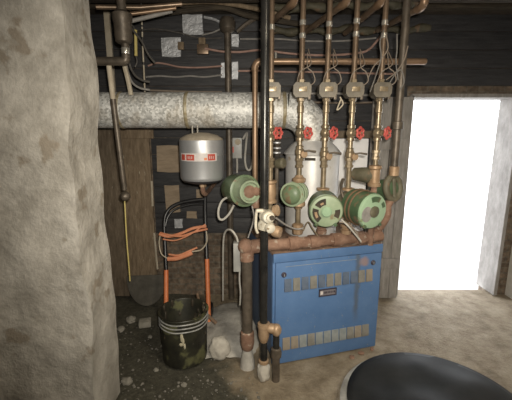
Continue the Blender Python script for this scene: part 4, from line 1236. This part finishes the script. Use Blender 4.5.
lf = HT(166.5, 300); lf0 = Vector((lf.x + 0.005, 2.50, 0.03))
rf = HT(208.8, 300); rf0 = Vector((rf.x + 0.005, 2.50, 0.03))
ru = 0.0185
MB().tube(smooth([lf0, HT(166.6, 285), HT(165.8, 260), HT(164.6, 235), HT(164.3, 222), HT(166, 214), HT(171, 207.5), HT(180, 203), HT(192, 200.5), HT(205, 199)], 5), 0.0155, 12).build('frame_tube', MT['blackpaint'], ht)
MB().tube([rf0, HT(207.6, 280), HT(206, 235), HT(205, 210), HT(205.2, 192)], 0.0165, 12).build('frame_tube', MT['blackpaint'], ht)
MB().tube(smooth([HT(165, 228), HT(168, 217), HT(174, 210), HT(184, 206), HT(194, 204), HT(204, 204)], 5), 0.009, 10).build('inner_bow', MT['blackpaint'], ht)
for (q0, q1) in ((lf0, HT(166.2, 270)), (rf0, HT(207.0, 259))):
    MB().tube([q0, q1], ru, 14).build('orange_sleeve', MT['orange'], ht)
MB().box((( lf0.x + rf0.x) / 2, 2.43, 0.008), (rf0.x - lf0.x - 0.02, 0.16, 0.012)).build('toe_plate', MT['blackpaint'], ht)
MB().tube([lf0 + Vector((0, 0.02, 0.10)), rf0 + Vector((0, 0.02, 0.10))], 0.012, 10).build('cross_bar', MT['orange'], ht)
for q in (lf0, rf0):
    MB().lathe([(0.02, -0.02), (0.06, -0.018), (0.075, -0.01), (0.075, 0.01), (0.06, 0.018), (0.02, 0.02)], (q.x, 2.60, 0.066), (1, 0, 0), 24).build('wheel', MT['blackpaint'], ht)
MB().tube([(lf0.x - 0.02, 2.60, 0.066), (rf0.x + 0.02, 2.60, 0.066)], 0.009, 8).build('axle', MT['iron'], ht)

oc = thing('extension_cord', 'orange cord wound in loops around the hand truck uprights', 'cord', HT(186, 262))
off = Vector((0, -0.024, 0))
def cp(pts, r, nm='strand', mt='cord'):
    MB().tube(smooth([HT(*q) + off * k for (*q, k) in pts], 6), r, 9).build(nm, MT[mt], oc)
cp([(160.5, 233, 1.4), (170, 235, 1.6), (182, 232, 1.6), (194, 227, 1.6), (207, 225, 1.5)], 0.0125)
cp([(161, 232, 1.0), (172, 233.5, 2.2), (184, 234, 2.2), (196, 230, 2.2), (208, 228, 1.2)], 0.009)
cp([(164, 238, 1.3), (176, 239, 1.6), (190, 233, 2.6), (206, 223, 1.7)], 0.006)
cp([(169, 257.5, 1.4), (178, 256.5, 1.8), (188, 253, 1.8), (193, 251, 1.6)], 0.0185, 'bundle')
cp([(170, 253, 1.4), (180, 253, 2.2), (190, 249, 2.2), (198, 246, 1.6)], 0.008)
cp([(161, 234, 1.0), (160.5, 242, 1.7), (163, 252, 1.9), (169, 257, 1.5)], 0.005, 'end_loop', 'lath')
cp([(193, 250, 1.6), (202, 248, 1.7), (207.5, 240, 1.6), (207, 230, 1.6)], 0.006, 'end_loop', 'lath')

# ------------------------------------------------------------------ bucket
bk = thing('bucket', 'black plastic bucket caked with tar, grey ribs below the rim', 'bucket', (-0.482, 2.115, 0))
kx, ky = -0.482, 2.115
BKH = 0.35
q = MB().lathe([(0.138, 0.0), (0.146, 0.006), (0.152, 0.20), (0.156, BKH - 0.005), (0.160, BKH), (0.152, BKH), (0.148, BKH - 0.01), (0.142, 0.19), (0.135, 0.17), (0.0, 0.165)], (kx, ky, 0), (0, 0, 1), 44, caps=False)
q.build('bucket_wall', MT['bucket'], bk)
for z in (BKH - 0.006, BKH - 0.032, BKH - 0.057, BKH - 0.082):
    rr = 0.156 + (0.006 if z > BKH - 0.02 else 0.003)
    MB().tube([(kx + rr * math.cos(2 * math.pi * k / 48), ky + rr * math.sin(2 * math.pi * k / 48), z + 0.002 * math.sin(k * 0.7)) for k in range(48)], 0.0045, 8, closed=True).build('rib', MT['greyrim'] if z < BKH - 0.01 else MT['bucket'], bk)
m = MB()
rnd = random.Random(11)
for k in range(26):
    a = rnd.uniform(0, 2 * math.pi); rr = rnd.uniform(0.140, 0.147)
    z = rnd.uniform(0.2, BKH - 0.01)
    m.lump((kx + rr * math.cos(a), ky + rr * math.sin(a), z), (0.010, 0.010, rnd.uniform(0.014, 0.045)), k, 0.5, 2)
m.build('tar_crust', MT['bucketgoo'], bk)['kind'] = 'stuff'
m = MB().lump((kx, ky, 0.165), (0.135, 0.135, 0.03), 9, 0.3, 4, 4.0)
m.build('tar_fill', MT['bucketgoo'], bk)
m = MB()
for (da, z, sx_, sz_) in ((-84, 0.235, 0.010, 0.03), (-81, 0.205, 0.008, 0.03), (-86, 0.185, 0.012, 0.012), (-78, 0.172, 0.007, 0.02)):
    a = R(da); rr = 0.153
    m.lump((kx + rr * math.cos(a), ky + rr * math.sin(a), z), (sx_, 0.004, sz_), da, 0.3, 2)
m.build('paint_drip', MT['drip'], bk)
# ------------------------------------------------------------------ bin in the corner nearest the camera
tcen = Vector((0.668, 1.118, 0))
tb = thing('trash_can', 'grey trash can lined with a shiny black bag', 'trash can', tcen)
tr, th_ = 0.345, 0.476
MB().lathe([(tr * 0.82, 0), (tr * 0.86, 0.01), (tr * 0.985, th_ - 0.035), (tr, th_ - 0.03), (tr, th_ - 0.008), (tr * 0.97, th_ - 0.004)], tcen, (0, 0, 1), 64).build('can_body', MT['canwhite'], tb)
q = MB()
nr, na = 16, 72
rings = []
tr_ = 0.330
for i in range(nr + 1):
    t = i / nr
    ring = []
    for k in range(na):
        a = 2 * math.pi * k / na
        if t < 0.25:      # skirt outside the rim
            u = t / 0.25
            r_ = tr_ * (1.012 + 0.012 * noise.noise(Vector((math.cos(a) * 5, math.sin(a) * 5, u * 2))))
            z = th_ - 0.07 * (1 - u) + 0.02 * noise.noise(Vector((math.cos(a) * 3, math.sin(a) * 3, 9))) * (1 - u)
            if -2.75 < (a if a < math.pi else a - 2 * math.pi) < -0.0 or a > 2.9 and a < math.pi + 0.45:
                z = max(z, th_ - 0.025 * (1 - u))
        else:
            u = (t - 0.25) / 0.75
            r_ = tr_ * (1.0 - u) * 1.0 + tr_ * 0.012 * (1 - u)
            z = th_ + 0.006 + 0.028 * math.sin(min(1, u * 1.6) * math.pi / 2) + 0.02 * noise.noise(Vector((r_ * math.cos(a) * 6, r_ * math.sin(a) * 6, 2))) * min(1, u * 3)
        ring.append(q.bm.verts.new(tcen + Vector((0.018, 0.004, 0.004)) + Vector((r_ * math.cos(a), r_ * math.sin(a), z))))
    rings.append(ring)
for A, B in zip(rings, rings[1:]):
    for k in range(na):
        q.bm.faces.new((A[k], A[(k + 1) % na], B[(k + 1) % na], B[k]))
q.build('bag', MT['blackplastic'], tb, angle=80)

# ------------------------------------------------------------------ things on the ground
pc = W(146.5, 281, 2.86)
pts = [(-0.17, 0.0)] + [(-0.17 + 0.34 * k / 4, 0.004 * (k % 2)) for k in range(1, 5)]
pts = [(0.176, 0.014), (-0.176, 0.0)] + [(0.178 * math.cos(R(a)), 0.26 * math.sin(R(a))) for a in range(186, 356, 10)]
zc = 0.248
M = Matrix.Rotation(R(-14), 3, 'X') @ Matrix(((1, 0, 0), (0, 0, -1), (0, 1, 0)))
m = MB().prism(pts, (pc.x + 0.0, 2.885, zc), M, 0.012)
tag(m.build('iron_plate', MT['plateiron'], None), 'dark half-round plate leaning on the foot of the wide plank', 'plate')
def gr(px, py):
    a = (px - 256) / F_PX; b = (200 - py) / F_PX
    d = Vector((a, math.cos(PITCH) + b * math.sin(PITCH), -math.sin(PITCH) + b * math.cos(PITCH)))
    return CAM + d * (-1.5 / d.z)
g = gr(144, 327)
tag(MB().box((g.x, g.y + 0.03, 0.018), (0.095, 0.075, 0.05), rot=Matrix.Rotation(R(14), 3, 'Z'), bev=0.01).build('concrete_block', MT['stone'], None), 'pale squarish block of concrete on the dirt below the half-round plate', 'block')
SG = 'loose stones on the dirt floor'
for (px, py, rpx, lab, sd) in ((127, 381, 5.2, 'rounded pale stone on the dirt near the foot of the whitewashed wall', 1),
                               (121, 329, 4, 'brownish stone against the whitewashed wall', 2),
                               (156, 369, 2.6, 'small pale stone on open dirt before the bucket', 3),
                               (150, 336, 2.2, 'tiny pale stone just below the concrete block', 4),
                               (131, 320, 5, 'dull grey stone beside the concrete block', 5),
                               (184, 384, 3.0, 'greyish stone on the dirt below the bucket', 6)):
    g = gr(px, py); rr = pr(rpx, g)
    tag(MB().lump((g.x, g.y, rr * 0.35 - 0.012), (rr, rr * 0.9, rr * 0.7), sd, 0.3, 3).build('stone', MT['stone'], None), lab, 'stone', SG)
m = MB()
rnd = random.Random(5)
for i in range(260):
    px = rnd.uniform(118, 262); py = rnd.uniform(322, 400)
    g = gr(px, py)
    if g.x + 0.34 * g.y > 0.62 or (g.x - kx) ** 2 + (g.y - ky) ** 2 < 0.03:
        continue
    s = rnd.choice((0.003, 0.004, 0.005, 0.006, 0.010)) 
    m.lump((g.x, g.y, -0.006), (s, s, s * 0.7), i, 0.4, 1)
tag(m.build('rubble', MT['rubble'], None), 'small pale crumbs strewn over the dark dirt', 'rubble', kind='stuff')
# concrete apron rising to the pipe feet
m = MB()
c0 = gr(229, 332)
bm_ = m.bm
nu, nv = 26, 26
gv_ = []
for j in range(nv + 1):
    row = []
    for i in range(nu + 1):
        x = -0.46 + 0.50 * i / nu; y = 2.08 + 0.80 * j / nv
        u = (i / nu - 0.5) * 2; v_ = (j / nv - 0.45) * 2
        hgt = max(0.0, 1 - (u * u + v_ * v_ * 0.8)) ** 0.6
        z = -0.014 + 0.065 * hgt * (1 + 0.3 * noise.noise(Vector((x * 6, y * 6, 1)))) + 0.012 * noise.noise(Vector((x * 30, y * 30, 2))) * min(1, hgt * 3)
        row.append(bm_.verts.new((x, y, z)))
    gv_.append(row)
for j in range(nv):
    for i in range(nu):
        bm_.faces.new((gv_[j][i], gv_[j][i + 1], gv_[j + 1][i + 1], gv_[j + 1][i]))
o = m.build('floor_concrete_apron', MT['concrete'], None, angle=180)
struct(o)
g = gr(217, 362)
tag(MB().lump((g.x + 0.012, g.y + 0.065, 0.06), (0.072, 0.06, 0.085), 8, 0.16, 4, flat=-0.012).build('plaster_lump', MT['chalk'], None), 'chalky white lump on the floor between bucket and pipe foot', 'lump')
a, b = gr(214, 338), gr(203, 330)
tag(MB().tube([Vector((a.x + 0.02, 2.32, 0.12)), Vector((b.x, 2.36, 0.22)), Vector((b.x - 0.03, 2.40, 0.32))], [0.012, 0.012, 0.010], 8).build('wooden_stick', MT['stick'], None), 'short brown stick standing out of the concrete beside the bucket', 'stick')
for j, (px, py) in enumerate(((361, 353), (352, 357), (372, 349))):
    g = gr(px, py)
    tag(MB().lump((g.x, g.y, 0.0), (0.022 - 0.004 * j, 0.018, 0.012), j + 20, 0.4, 2).build('rust_flake', MT['rust'], None), ['largest rust flake on the concrete before the boiler', 'rust flake on the concrete lying farthest out from the boiler', 'small rust flake by the boiler corner'][j], 'flake', 'rust flakes before the boiler')
